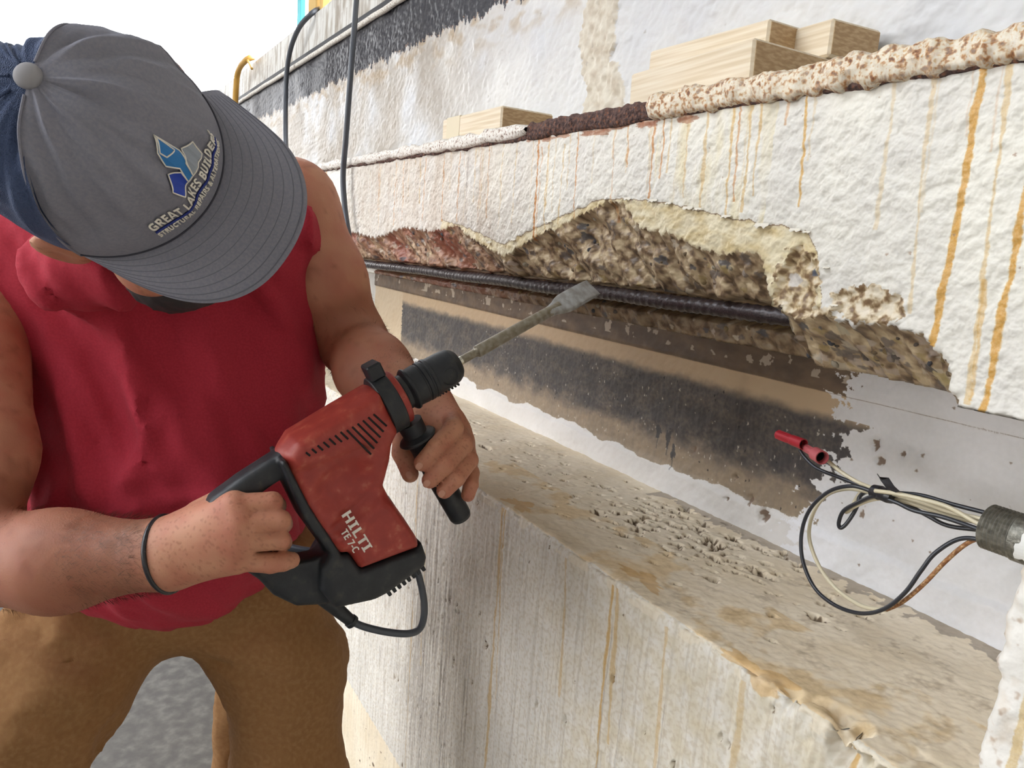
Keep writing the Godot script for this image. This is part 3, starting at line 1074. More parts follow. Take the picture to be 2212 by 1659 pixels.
		spots.append([q[0], q[1] + 0.845, q[2] * 0.001, q[3] * 0.001, q[4] * 0.001])
	for i in 330:
		var c := Vector2(rng.randfn(-0.74, 0.12), rng.randfn(-0.735, 0.05))
		var r := rng.randf_range(0.0015, 0.005) if i % 6 else rng.randf_range(0.005, 0.008)
		if c.y > -0.83 and c.y < -0.6:
			spots.append([c.x, c.y + 0.845, r * rng.randf_range(1.0, 1.5), r, r * 1.1])
	for i in 90:
		var r := rng.randf_range(0.0015, 0.004)
		spots.append([rng.randf_range(-1.5, -0.85), rng.randf_range(0.03, 0.24), r * 1.5, r, r])
	for q: Array in [[-0.725, -0.607, 4, 7], [-0.794, -0.626, 3, 5], [-0.458, -0.466, 3, 4], [-0.414, -0.401, 3, 4], [-0.527, -0.536, 3, 5], [-1.243, -1.03, 4, 6], [-0.947, -0.615, 8, 8], [-0.468, -0.464, 2, 4], [-1.05, -0.7, 4, 7], [-0.64, -0.5, 3, 6]]:
		spots.append([q[0], 0.302 - 0.385 - q[1], q[2] * 0.001, q[3] * 0.001, 0.006])
	for i in 150:
		var r := rng.randf_range(0.001, 0.0022)
		spots.append([rng.randf_range(-1.5, -0.35) if i % 2 else rng.randfn(-1.15, 0.1), rng.randf_range(0.31, 0.8), r, r * rng.randf_range(1.4, 3.0), 0.003])
	for s in spots:
		stamp.call(pit, lu, lv, (s[0] - lx0) / (lx1 - lx0) * (lu - 1), row.call(s[1]), s[2] / (lx1 - lx0) * lu, s[3] / (0.0023 if s[1] < 0.29 else 0.0039), s[4] * 1.4)
	var lp := PackedVector3Array()
	var luv := PackedVector2Array()
	var paint := Paint.new(Vector2(-2.0, 0.0), Vector2(-0.2, 0.96), 1560, 832)
	var grooves := noise(30.0, 48, 3)
	var chip := noise(22.0, 49, 4)
	for j in lv:
		var t := ts[j]
		for i in lu:
			var x := lerpf(lx0, lx1, float(i) / (lu - 1))
			var pos: Vector3
			var nrm: Vector3
			if t <= 0.29:
				pos = Vector3(x, -0.38, -0.845 + t)
				nrm = Vector3.UP
			elif t < 0.302:
				var a := (t - 0.29) / 0.012 * PI / 2.0
				pos = Vector3(x, -0.386 + 0.006 * cos(a), -0.555 + 0.006 * sin(a))
				nrm = Vector3(0, cos(a), sin(a))
			else:
				pos = Vector3(x, -0.386 - (t - 0.302), -0.549)
				nrm = Vector3.BACK
			var d := -pit[j * lu + i]
			if t < 0.3:
				d += rough.get_noise_2d(x, t) * 0.0009 + wave.get_noise_2d(x, t) * 0.002
			else:
				d += grooves.get_noise_2d(x * 2.4, t * 0.25) * 0.0022 + rough.get_noise_2d(x, t * 0.7) * 0.0012
			var near := absf(t - 0.296)
			var bite := 0.0035 + 0.022 * smoothstep(-0.46, -0.33, x)
			var reach := 0.012 + 0.03 * smoothstep(-0.46, -0.33, x)
			var c := chip.get_noise_2d(x, t * 0.6)
			d -= maxf(0.0, 1.0 - near / reach) * maxf(0.0, c + 0.12) * bite * 2.2
			pos += nrm * d
			if near < reach:
				pos.z -= maxf(0.0, 1.0 - near / reach) * maxf(0.0, c) * bite
			lp.append(pos)
			luv.append(paint.uv(Vector2(x, t)))
	var dust := noise(6.0, 50, 5)
	var blot := noise(22.0, 51, 4)
	paint.fill(func(x: float, t: float) -> Color:
		var a := dust.get_noise_2d(x, t)
		var b := blot.get_noise_2d(x, t)
		var g := speck.get_noise_2d(x, t)
		if t < 0.293 + b * 0.003:
			var c := Color8(226, 210, 182).lerp(Color8(240, 228, 206), clampf(a + 0.5 + b * 0.5, 0.0, 1.0))
			c = c.lerp(Color8(160, 142, 116), clampf(b * 0.9 - 0.1 + g * 0.3, 0.0, 0.5) * lerpf(0.4, 1.0, smoothstep(-0.75, -0.5, x + a * 0.1)))
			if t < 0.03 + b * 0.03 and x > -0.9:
				c = c.lerp(Color8(128, 118, 110), 0.5)  # back corner strip: corner shade and dirt painted together
			c = c.lerp(Color8(212, 172, 108), clampf(a * 1.6 + b * 0.6 - 0.1, 0.0, 0.4) * (1.0 if t > 0.17 and x > -1.15 else 0.1))
			return c
		var f := streaky.get_noise_2d(x * 120.0, t * 2.0)
		var c2 := Color8(216, 212, 204).lerp(Color8(230, 226, 218), clampf(a + 0.5, 0.0, 1.0))
		c2 = c2.lerp(Color8(176, 168, 156), clampf(f * 1.2 - 0.15, 0.0, 0.4))
		c2 = c2.lerp(Color8(196, 180, 142), clampf(b * 0.5 + 0.35, 0.0, 0.7) * lerpf(0.15, 0.8, smoothstep(-0.85, -0.6, x + a * 0.15)))
		c2 = c2.lerp(Color8(176, 158, 130), clampf(g * 0.8, 0.0, 0.3))
		if t < 0.31 and b > 0.0:
			c2 = c2.lerp(Color8(226, 214, 192), 0.5)
		return c2)
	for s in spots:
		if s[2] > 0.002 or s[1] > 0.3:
			paint.spot(Vector2(s[0], s[1]), Vector2(s[2], s[3]) * 0.85, Color8(92, 72, 52), 0.8)  # shade inside each pit painted into the colour as dark brown
	for i in 240:
		paint.streak(rng.randfn(-1.16, 0.06) if i % 4 else rng.randf_range(-1.9, -0.3), rng.randf_range(0.3, 0.6), rng.randf_range(0.6, 0.95), rng.randf_range(0.001, 0.003), Color8(120, 112, 104), rng.randf_range(0.1, 0.35))
	for q: Array in [[-1.24, 0.304, 0.95, 0.004, 0.55], [-1.195, 0.32, 0.7, 0.003, 0.4], [-0.927, 0.30, 0.9, 0.008, 0.55], [-0.918, 0.30, 0.6, 0.003, 0.6], [-0.657, 0.304, 0.9, 0.0035, 0.8], [-0.648, 0.304, 0.5, 0.006, 0.5], [-0.56, 0.31, 0.7, 0.005, 0.4], [-0.755, 0.31, 0.5, 0.005, 0.4], [-0.45, 0.31, 0.8, 0.006, 0.35], [-0.336, 0.30, 0.9, 0.004, 0.8]]:
		paint.streak(q[0], q[1], q[2], q[3], Color8(190, 146, 78), q[4], 0.012)
	for q: Array in [[-0.92, 0.27, 0.03, 0.015], [-0.646, 0.26, 0.035, 0.012], [-0.44, 0.29, 0.04, 0.015]]:
		paint.spot(Vector2(q[0], q[1]), Vector2(q[2], q[3]), Color8(206, 158, 92), 0.45, 0.6)
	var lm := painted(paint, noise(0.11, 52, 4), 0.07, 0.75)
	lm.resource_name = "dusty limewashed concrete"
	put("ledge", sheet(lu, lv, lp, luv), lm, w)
	# --- the pier that closes the recess on the right
	var pn := PackedVector3Array()
	var puv := PackedVector2Array()
	var pp := Paint.new(Vector2(-0.27, -0.08), Vector2(-0.07, -0.58), 300, 750)
	var pu := 60
	var pv := 150
	var lump := noise(30.0, 53, 4)
	for j in pv:
		var y := -0.088 - (0.55 * j / 140.0 if j < 140 else 0.55 + (j - 140) * 0.09)
		for i in pu:
			var x := -0.242 + lump.get_noise_1d(y) * 0.007
			var z := -0.85
			if i == 1: z = -0.60
			elif i == 2: z = -0.565
			if i == 1: x += lump.get_noise_1d(y * 2.0 + 5.0) * 0.004
			if i > 2:
				x += (i - 3) * 0.004 if i < 54 else 0.204 + (i - 54) * 0.1
				z = -0.552 - lump.get_noise_2d(x, y) * 0.004 - rough.get_noise_2d(x, y) * 0.0012 - (0.006 if i == 3 else 0.0)
			elif i > 0:
				x -= lump.get_noise_2d(z * 4.0, y) * 0.004
			pn.append(Vector3(x, y, z))
			puv.append(pp.uv(Vector2(x, y)))
	pp.fill(func(x: float, y: float) -> Color:
		var b := blot.get_noise_2d(x, y)
		return Color8(226, 222, 214).lerp(Color8(204, 190, 172), clampf(b * 1.5, 0.0, 0.8)).lerp(Color8(168, 142, 118), clampf(speck.get_noise_2d(x * 0.6, y * 0.6) * 2.0 - 0.6, 0.0, 0.6)))
	for q: Array in [[-0.215, -0.2, -0.55, 0.005, 0.6, -0.012], [-0.2, -0.12, -0.4, 0.004, 0.4, 0.0], [-0.19, -0.3, -0.55, 0.006, 0.3, 0.0]]:
		pp.streak(q[0], q[1], q[2], q[3], Color8(196, 160, 92), q[4], q[5])
	var pm := painted(pp, noise(0.07, 54, 4), 0.08, 0.6)
	pm.resource_name = "pier paint"
	put("pier", sheet(pu, pv, pn, puv), pm, w)


func upper_wall() -> void:
	var w: Node3D = heights.wall
	var x0 := -3.6
	var x1 := 0.3
	var xs := PackedFloat32Array()
	var x := -10.0
	while x < 0.6:
		xs.append(x)
		x += 0.005 if x > -2.6 and x < -0.3 else 0.03
	var nu := xs.size()
	var nv := 96
	var crease := noise(26.0, 61, 3)
	crease.fractal_type = FastNoiseLite.FRACTAL_RIDGED
	var fine := noise(80.0, 62, 3)
	var wave := noise(4.0, 63, 3)
	var bub := noise(34.0, 64, 2, FastNoiseLite.TYPE_CELLULAR)
	bub.cellular_return_type = FastNoiseLite.RETURN_DISTANCE
	var p := Paint.new(Vector2(-4.7, 0.60), Vector2(-0.2, 0.15), 2048, 260)
	var ragged := noise(14.0, 65, 5)
	var band := func(a: float) -> float:
		return 0.462 + ragged.get_noise_1d(a) * 0.022 + ragged.get_noise_1d(a * 4.0) * 0.016
	var pts := PackedVector3Array()
	var uvs := PackedVector2Array()
	for j in nv:
		var y := 0.585 - 0.43 * j / (nv - 1)
		for i in nu:
			var xx := xs[i]
			var z := -0.75 + fine.get_noise_2d(xx, y) * 0.0016 + crease.get_noise_2d(xx, y) * 0.0022 + wave.get_noise_2d(xx, y) * 0.006
			var low := smoothstep(0.235, 0.19, y + wave.get_noise_1d(xx * 4.0) * 0.03)
			z += low * (0.004 + (0.5 - bub.get_noise_2d(xx, y)) * 0.012)
			var e := minf(ell2(xx, y, -1.07, 0.345, 0.05, 0.085), ell2(xx, y, -1.04, 0.245, 0.05, 0.05)) + ragged.get_noise_2d(xx * 2.0, y * 2.0) * 0.25
			if e < 1.0:
				z += 0.003 + crease.get_noise_2d(xx * 1.5, y * 0.7) * 0.004
			pts.append(Vector3(xx, y, z))
			uvs.append(p.uv(Vector2(xx, y)))
	var tone := noise(4.0, 66, 4)
	var stain := noise(9.0, 67, 4)
	p.fill(func(ax: float, ay: float) -> Color:
		var t := tone.get_noise_2d(ax, ay)
		var c := Color8(206, 206, 208).lerp(Color8(220, 218, 214), clampf(t + 0.5, 0.0, 1.0))
		c = c.lerp(Color8(172, 162, 150), clampf(0.55 + t * 1.2, 0.0, 0.9) * smoothstep(-1.2, -1.7, ax + t * 0.4))
		c = c.lerp(Color8(170, 148, 120), clampf(stain.get_noise_2d(ax, ay * 2.0) * 1.6 + 0.1, 0.0, 0.75) * smoothstep(0.36, 0.45, ay))
		var lim: float = band.call(ax)
		if ay > lim:
			var d := clampf((ay - lim) * 60.0, 0.0, 1.0)
			c = Color8(34, 34, 44).lerp(Color8(74, 70, 72), clampf(fine.get_noise_2d(ax, ay * 3.0), 0.0, 0.4))
			if stain.get_noise_2d(ax * 6.0, ay * 14.0) > 0.1 + d * 0.9:
				c = Color8(150, 120, 100)
		var e := minf(ell2(ax, ay, -1.07, 0.345, 0.05, 0.085), ell2(ax, ay, -1.04, 0.245, 0.05, 0.05)) + ragged.get_noise_2d(ax * 2.0, ay * 2.0) * 0.25
		if e < 1.0:
			c = Color8(214, 206, 190).lerp(Color8(186, 172, 152), clampf(stain.get_noise_2d(ax * 4.0, ay * 4.0) + 0.3, 0.0, 1.0))
		return c)
	var rng := RandomNumberGenerator.new()
	rng.seed = 21
	for i in 60:
		p.spot(Vector2(rng.randf_range(-2.5, -0.3), rng.randf_range(0.2, 0.45)), Vector2.ONE * rng.randf_range(0.0015, 0.004), Color8(150, 140, 130), 0.5)
	var m := painted(p, noise(0.1, 68, 3), 0.22, 0.48)
	m.resource_name = "wrinkled gloss paint"
	put("upper_wall", sheet(nu, nv, pts, uvs), m, w)
	# sill strip over the black band, and the parapet board above it
	var strip := PackedVector3Array()
	for k in 130:
		var a := -9.8 + 10.0 * k / 129.0
		strip.append(Vector3(a, 0.583 + ragged.get_noise_1d(a * 3.0) * 0.003, -0.742))
	put("sill_bead", tube(strip, 0.008, 8), mats.lip_white, w)
	put("upper_band", box(Vector3(10.4, 0.02, 0.06), 0.004), plain(rgb(30, 30, 38), 0.6, 0.0, "black paint"), w, Transform3D(Basis(), Vector3(-4.7, 0.602, -0.775)))
	var board := Paint.new(Vector2(-5.5, 0.74), Vector2(0.5, 0.60), 1024, 64)
	board.fill(func(ax: float, ay: float) -> Color:
		return Color8(216, 214, 208).lerp(Color8(150, 138, 122), clampf(stain.get_noise_2d(ax * 2.0, ay * 0.6) * 1.8 - 0.1, 0.0, 0.8)))
	for i in 120:
		board.streak(rng.randf_range(-4.5, -1.0), rng.randf_range(0.66, 0.74), 0.605, rng.randf_range(0.006, 0.02), Color8(120, 104, 88), rng.randf_range(0.1, 0.4))
	var bp := PackedVector3Array()
	var bu := PackedVector2Array()
	for j in 8:
		for i in 120:
			var a := -9.9 + 10.5 * i / 119.0
			var yy: float = [0.728, 0.728, 0.724, 0.70, 0.68, 0.65, 0.63, 0.612][j]
			var top := yy + (0.0 if a < -2.55 else (2.9 if j < 3 else 0.0))
			bp.append(Vector3(a, top, [-0.92, -0.76, -0.755, -0.755, -0.755, -0.755, -0.755, -0.755][j]))
			bu.append(board.uv(Vector2(a, minf(yy, 0.74))))
	put("parapet", sheet(120, 8, bp, bu), painted(board, noise(0.1, 69, 3), 0.2, 0.6), w)
	put("wall_backing", box(Vector3(12.0, 1.3, 0.14), 0.01), mats.plaster, w, Transform3D(Basis(), Vector3(-4.2, 0.065, -0.95)))
	# window in the wall beyond the parapet
	var win := base("window_1")
	tag(win, "sunlit window frame above the stained parapet", "window", "", "structure")
	put("mullion", box(Vector3(0.10, 2.8, 0.06), 0.004), mats.pine_yellow, win, Transform3D(Basis(), Vector3(-2.86, 2.13, -0.80)))
	put("stop_bead", box(Vector3(0.03, 2.8, 0.03), 0.004), mats.pine_yellow, win, Transform3D(Basis(), Vector3(-2.77, 2.13, -0.79)))
	put("edge_strip", box(Vector3(0.05, 2.8, 0.02), 0.003), mats.teal, win, Transform3D(Basis(), Vector3(-3.16, 2.13, -0.81)))


func steel_lip() -> void:
	var n1 := noise(40.0, 71, 4)
	var n2 := noise(110.0, 72, 3, FastNoiseLite.TYPE_CELLULAR)
	n2.cellular_return_type = FastNoiseLite.RETURN_DISTANCE
	var root := base("steel_edge")
	tag(root, "rusty steel edge angle with crusted paint along the top of the beam", "steel edging")
	var piece := func(called: String, a0: float, a1: float, hh: float, dd: float, y0: float, amp: float, m: Material) -> void:
		var nx := int((a1 - a0) / (0.004 if a0 > -2.0 else 0.02))
		var ring := 14
		var pts := PackedVector3Array()
		for i in nx + 1:
			var a := lerpf(a0, a1, float(i) / nx)
			for k in ring + 1:
				var t := TAU * k / ring
				var c := Vector2(cos(t), sin(t))
				c = Vector2(signf(c.x) * pow(absf(c.x), 0.6), signf(c.y) * pow(absf(c.y), 0.6))
				var q := Vector3(a, y0 + c.y * hh, -0.553 + c.x * dd)
				var b := n1.get_noise_3dv(q) * amp + (0.5 - n2.get_noise_3dv(q)) * amp * 0.6
				var end := minf(1.0, minf(i, nx - i) / 2.0 + 0.4)
				q += Vector3(0, c.y, c.x) * b
				q.y = y0 + (q.y - y0) * end
				pts.append(q)
		put(called, sheet(ring + 1, nx + 1, pts), m, root)
	piece.call("painted_bead", -2.9, -0.925, 0.0058, 0.0075, 0.1545, 0.0065, mats.lip_white)
	piece.call("bare_steel", -0.932, -0.66, 0.0085, 0.006, 0.1535, 0.004, mats.rust)
	piece.call("crusted_bead", -0.675, 0.45, 0.0095, 0.009, 0.1555, 0.006, mats.lip_paint)
	piece.call("rust_line", -2.9, 0.45, 0.0014, 0.0035, 0.1462, 0.0045, mats.rust)


func rebar() -> void:
	var path := PackedVector3Array()
	var wob := noise(3.0, 73, 2)
	for i in 900:
		var x := -2.3 + 1.87 * i / 899.0
		path.append(Vector3(x, bar_y(x) + wob.get_noise_1d(x) * 0.002, -0.588 - (0.02 * smoothstep(-0.53, -0.44, x))))
	var rib := func(run: float, a: float) -> float:
		var u := fposmod(run / 0.0125 + 0.25 * sin(a), 1.0)
		return 1.0 + 0.09 * smoothstep(1.0, 0.3, absf(u - 0.5) / 0.26) * absf(sin(a)) + 0.09 * pow(absf(cos(a)), 10.0) + wob.get_noise_2d(run * 30.0, a * 0.4) * 0.10
	var o := put("rebar", tube(path, 0.0082, 16, rib), mats.rebar)
	tag(o, "black ribbed steel reinforcing bar exposed under the broken beam", "rebar")


func wood_blocks() -> void:
	var blk := func(label: String, x0: float, x1: float, y0: float, y1: float, z0: float, z1: float, turn := 0.0, tilt := 0.0) -> Node3D:
		var c := Vector3((x0 + x1) / 2.0, y0, (z0 + z1) / 2.0)
		var root := base("wood_block", Transform3D(Basis(Vector3.UP, turn) * Basis(Vector3.BACK, tilt), c))
		tag(root, label, "wood block", "offcuts of pine lying on the beam ledge")
		var s := Vector3(absf(x1 - x0), y1 - y0, absf(z1 - z0))
		put("timber", box(s, 0.0025), mats.pine, root, Transform3D(Basis(), Vector3(0, s.y / 2.0, 0)))
		var endp := put("end_grain", box(Vector3(0.0012, s.y - 0.005, s.z - 0.005), 0.0004), mats.pine_end, root, Transform3D(Basis(), Vector3(s.x / 2.0, s.y / 2.0, 0)))
		tag(endp, "sawn end grain")
		return root
	blk.call("largest pale pine block tilted on the rusty ledge, under the other offcuts", -0.738, -0.553, 0.167, 0.206, -0.695, -0.567, 0.0, 0.035)
	blk.call("pine block stacked on top of the largest block, with a jagged joint line", -0.79, -0.60, 0.2085, 0.248, -0.725, -0.632, 0.0, 0.0)
	blk.call("short pine stub at the right end of the stack, casting shade on the wall", -0.64, -0.548, 0.2095, 0.246, -0.742, -0.672, -0.08, 0.0)
	var low: Node3D = blk.call("flat pine block standing alone on the ledge with masking tape round it", -1.264, -1.053, 0.163, 0.205, -0.665, -0.572, 0.0, 0.0)
	put("tape_wrap", box(Vector3(0.052, 0.0436, 0.0946), 0.0012), mats.tape, low, Transform3D(Basis(), Vector3(-0.062, 0.021, 0.0)))


func cables() -> void:
	var a := PackedVector3Array([on_z(775, -60, -0.62), on_z(770, 0, -0.60), on_z(764, 80, -0.56), on_z(756, 180, -0.535), on_z(747, 300, -0.53), on_z(741, 380, -0.53), on_z(745, 450, -0.53), on_z(752, 500, -0.53), on_z(758, 545, -0.54), on_z(764, 610, -0.56)])
	tag(put("hanging_cable", tube(rounded_path(a, 10), 0.0062, 12), mats.cable), "long grey cable hanging down past the rusty edge beside the worker's shoulder", "cable")
	var b := PackedVector3Array([on_z(715, 30, -0.86), on_z(690, 20, -0.78), on_z(668, 34, -0.735), on_z(645, 62, -0.72), on_z(628, 105, -0.715), on_z(619, 160, -0.71), on_z(617, 220, -0.70), on_z(617, 300, -0.66), on_z(620, 380, -0.60)])
	tag(put("sill_cable", tube(rounded_path(b, 10), 0.0085, 12), mats.cable), "grey cable looping over the stained parapet and down behind the cap brim", "cable")
	var c := PackedVector3Array([on_z(546, 124, -0.74), on_z(536, 127, -0.71), on_z(522, 140, -0.70), on_z(513, 160, -0.70), on_z(510, 190, -0.70), on_z(508, 228, -0.70), on_z(507, 270, -0.69)])
	var y := base("yellow_cord")
	tag(y, "yellow cord hooked over the sill near the bright window", "cord")
	put("cord", tube(rounded_path(c, 8), 0.013, 10), mats.yellow_cord, y)
	put("frayed_end", tube(PackedVector3Array([on_z(534, 128, -0.71), on_z(540, 140, -0.70), on_z(544, 148, -0.69)]), 0.006, 6), mats.yellow_cord, y)


func conduit_and_wires() -> void:
	var zc := -0.70
	var c := on_z(2150, 1142, zc)
	var root := base("conduit", Transform3D(Basis(), c))
	tag(root, "dull metal conduit stub with threads and paint drips in the pier", "conduit")
	put("pipe", lathe(PackedVector2Array([Vector2(0.02, 0.0215), Vector2(0.12, 0.0215)]), 32), mats.conduit, root)
	var thread := PackedVector2Array([Vector2(-0.006, 0.0165), Vector2(-0.006, 0.0195)])
	for i in 9:
		thread.append(Vector2(-0.005 + i * 0.003, 0.0205))
		thread.append(Vector2(-0.0035 + i * 0.003, 0.0195))
	thread.append(Vector2(0.024, 0.0215))
	put("threaded_end", lathe(thread, 32), mats.conduit, root)
	put("bore", lathe(PackedVector2Array([Vector2(0.03, 0.0165), Vector2(-0.006, 0.0165)]), 32), mats.hole, root)
	var wrap := func(q: Vector2) -> Vector3: return Vector3(q.x, sin(q.y / 0.0215) * 0.0221, cos(q.y / 0.0215) * 0.0221)
	for blob: Array in [[0.036, -0.003, 0.009, 0.013, 3.0], [0.052, 0.004, 0.008, 0.016, 1.0]]:
		var ring := PackedVector2Array()
		for k in 26:
			var t := TAU * k / 26.0
			var r := 1.0 + 0.22 * sin(t * 3.0 + blob[4]) + 0.16 * sin(t * 7.0 + blob[4] * 2.0)
			ring.append(Vector2(blob[0] + cos(t) * blob[2] * r, blob[1] + sin(t) * blob[3] * r))
		put("paint_drip", draped(ring, wrap, 0.003), mats.drip, root)
	var mouth := c + Vector3(0.006, 0, 0)
	var wire := func(label: String, pts: Array, m: Material, oy: float, oz: float) -> void:
		var path := PackedVector3Array()
		for q: Array in pts:
			path.append(on_z(q[0], q[1], q[2]))
		path.append(mouth + Vector3(-0.012, oy, oz))
		path.append(mouth + Vector3(0.02, oy * 0.8, oz * 0.8))
		tag(put("wire", tube(rounded_path(path, 12), 0.0021, 9), m), label, "wire", "wires from the conduit stub")
	wire.call("black wire of the widest loop, hanging lowest over the ledge", [[1885, 1062, -0.692], [1840, 1050, -0.69], [1790, 1062, -0.69], [1750, 1100, -0.69], [1732, 1150, -0.69], [1734, 1210, -0.688], [1760, 1270, -0.685], [1805, 1308, -0.682], [1860, 1325, -0.68], [1910, 1315, -0.68], [1955, 1280, -0.682], [1990, 1232, -0.686], [2020, 1195, -0.69], [2070, 1165, -0.694]], mats.wire_black, -0.012, 0.006)
	var rusty := PackedVector3Array()
	for q: Array in [[1915, 1317, -0.689], [1950, 1300, -0.688], [1995, 1262, -0.69], [2040, 1215, -0.693], [2080, 1180, -0.696], [2110, 1165, -0.697]]:
		rusty.append(on_z(q[0], q[1], q[2]))
	rusty.append(mouth + Vector3(-0.012, -0.014, -0.002))
	rusty.append(mouth + Vector3(0.02, -0.010, -0.002))
	var cream := PackedVector3Array()
	for q: Array in [[1882, 1064, -0.70], [1830, 1056, -0.70], [1785, 1070, -0.70], [1757, 1108, -0.70], [1748, 1160, -0.70], [1768, 1220, -0.70], [1805, 1270, -0.698], [1850, 1303, -0.694], [1885, 1315, -0.69], [1915, 1317, -0.689]]:
		cream.append(on_z(q[0], q[1], q[2]))
	var two := base("wire")
	tag(two, "cream wire of the wide loop, stained rust brown near the pipe", "wire", "wires from the conduit stub")
	put("clean_length", tube(rounded_path(cream, 12), 0.0021, 9), mats.wire_white, two)
	put("stained_length", tube(rounded_path(rusty, 12), 0.0021, 9), mats.wire_rust, two)
	wire.call("black wire leading to the far red wire connector", [[1728, 972, -0.70], [1740, 990, -0.70], [1765, 1012, -0.70], [1810, 1030, -0.70], [1850, 1045, -0.70], [1890, 1058, -0.70], [1930, 1064, -0.70], [1990, 1070, -0.70], [2060, 1090, -0.70]], mats.wire_black, 0.010, -0.004)
	wire.call("cream wire leading to the faded red connector cone", [[1768, 982, -0.695], [1790, 997, -0.698], [1815, 1018, -0.70], [1850, 1040, -0.70], [1890, 1056, -0.695], [1940, 1070, -0.692], [2000, 1088, -0.692], [2060, 1108, -0.695]], mats.wire_white, 0.006, 0.004)
	wire.call("black wire of the short hairpin under the tape", [[1895, 1064, -0.704], [1874, 1062, -0.708], [1858, 1072, -0.708], [1852, 1092, -0.706], [1842, 1112, -0.704], [1826, 1134, -0.70], [1815, 1140, -0.698], [1812, 1128, -0.696], [1822, 1104, -0.694], [1848, 1088, -0.692], [1890, 1072, -0.688], [1935, 1085, -0.688], [1975, 1103, -0.69], [2040, 1118, -0.694]], mats.wire_black, -0.003, 0.008)
	wire.call("cream wire doubled back in the short hairpin under the tape", [[1895, 1062, -0.708], [1874, 1058, -0.712], [1858, 1066, -0.712], [1846, 1084, -0.71], [1838, 1100, -0.708], [1828, 1106, -0.70], [1850, 1092, -0.696], [1890, 1078, -0.694], [1940, 1080, -0.698], [2000, 1098, -0.70], [2060, 1118, -0.70]], mats.wire_white, 0.0, -0.008)
	wire.call("black wire crossing below the bundle beside the pipe mouth", [[1890, 1068, -0.698], [1950, 1086, -0.70], [2000, 1112, -0.704], [2050, 1136, -0.704]], mats.wire_black, -0.006, -0.006)
	wire.call("cream wire lying straight on top of the bundle", [[1890, 1060, -0.684], [1935, 1066, -0.683], [1990, 1078, -0.684], [2050, 1096, -0.688]], mats.wire_white, 0.002, 0.010)
	# tape round the bundle
	var tp := base("electrical_tape", Transform3D(Basis(), on_z(1908, 1067, -0.694)))
	tag(tp, "black electrical tape binding the wires, one end sticking up", "tape")
	var ax := (on_z(1940, 1080, -0.694) - on_z(1880, 1060, -0.694)).normalized()
	var side := ax.cross(Vector3.BACK).normalized()
	var fr := Basis(ax, side, ax.cross(side).normalized())
	put("wrap", lathe(PackedVector2Array([Vector2(-0.011, 0.0), Vector2(-0.011, 0.0075), Vector2(-0.003, 0.0086), Vector2(-0.002, 0.0078), Vector2(0.006, 0.0086), Vector2(0.011, 0.0076), Vector2(0.011, 0.0)]), 22, 0.85, 1.1), mats.e_tape, tp, Transform3D(fr, Vector3.ZERO))
	var flap := PackedVector3Array()
	var o := tp.position
	for q: Array in [[1925, 1066, 1945, 1062, -0.684], [1912, 1050, 1932, 1050, -0.684], [1903, 1038, 1920, 1032, -0.688], [1899, 1030, 1905, 1036, -0.69], [1895, 1022, 1896, 1026, -0.694]]:
		flap.append(on_z(q[0], q[1], q[4]) - o)
		flap.append(on_z(q[2], q[3], q[4] + 0.004) - o)
	var thick := PackedVector3Array(flap)
	for i in flap.size(): thick[i] += Vector3(0.0, 0.0, 0.0006)
	put("loose_end", joined([[sheet(2, 5, flap), Transform3D()], [sheet(2, 5, thick, PackedVector2Array(), true), Transform3D()]]), mats.e_tape, tp)
	# connectors
	var nut := func(label: String, a: Vector3, b: Vector3, r0: float, r1: float, m: Material) -> void:
		var d := (b - a).normalized()
		var s := d.cross(Vector3.UP).normalized()
		var root2 := base("wire_connector", Transform3D(Basis(d, s, d.cross(s)), a))
		tag(root2, label, "wire nut", "red wire connectors")
		var len := a.distance_to(b)
		put("shell", lathe(PackedVector2Array([Vector2(0.0, 0.0), Vector2(0.0, r0 * 0.8), Vector2(0.0015, r0), Vector2(len * 0.52, r0 * 1.02), Vector2(len * 0.53, r0 * 1.1), Vector2(len * 0.6, r0 * 1.12), Vector2(len * 0.61, r1 * 0.98), Vector2(len, r1), Vector2(len, r1 * 0.85), Vector2(len * 0.6, r1 * 0.6)]), 24), m, root2)
		put("socket", lathe(PackedVector2Array([Vector2(len * 0.6, 0.0), Vector2(len * 0.62, r1 * 0.6), Vector2(len * 0.97, r1 * 0.84)]), 24), mats.hole, root2)
		for k in 8:
			var t := TAU * k / 8.0
			put("grip_rib", box(Vector3(len * 0.46, 0.0007, 0.0009), 0.0002), m, root2, Transform3D(Basis(Vector3.RIGHT, t), Vector3(len * 0.26, 0, 0) + Basis(Vector3.RIGHT, t) * Vector3(0, 0, r0 * 1.01)))
	nut.call("glossy red twist connector on the end of the wires, further from the pipe", on_z(1679, 938, -0.70), on_z(1736, 960, -0.694), 0.0052, 0.0062, mats.nut_red)
	nut.call("faded red cone shaped connector with an open mouth, nearer the pipe", on_z(1738, 966, -0.70), on_z(1776, 989, -0.682), 0.0042, 0.0075, mats.nut_pink)


func letters(text: String, font_name: String, weight: int, height: float, depth: float, italic := false) -> ArrayMesh:
	var t := TextMesh.new()
	var f := SystemFont.new()
	f.font_names = PackedStringArray([font_name])
	f.font_weight = weight
	f.font_italic = italic
	t.font = f
	t.font_size = 64
	t.pixel_size = height / 46.0
	t.depth = depth
	t.curve_step = 1.0
	t.text = text
	var m := ArrayMesh.new()
	m.add_surface_from_arrays(Mesh.PRIMITIVE_TRIANGLES, t.surface_get_arrays(0))
	return m


var tool_frame := Transform3D()


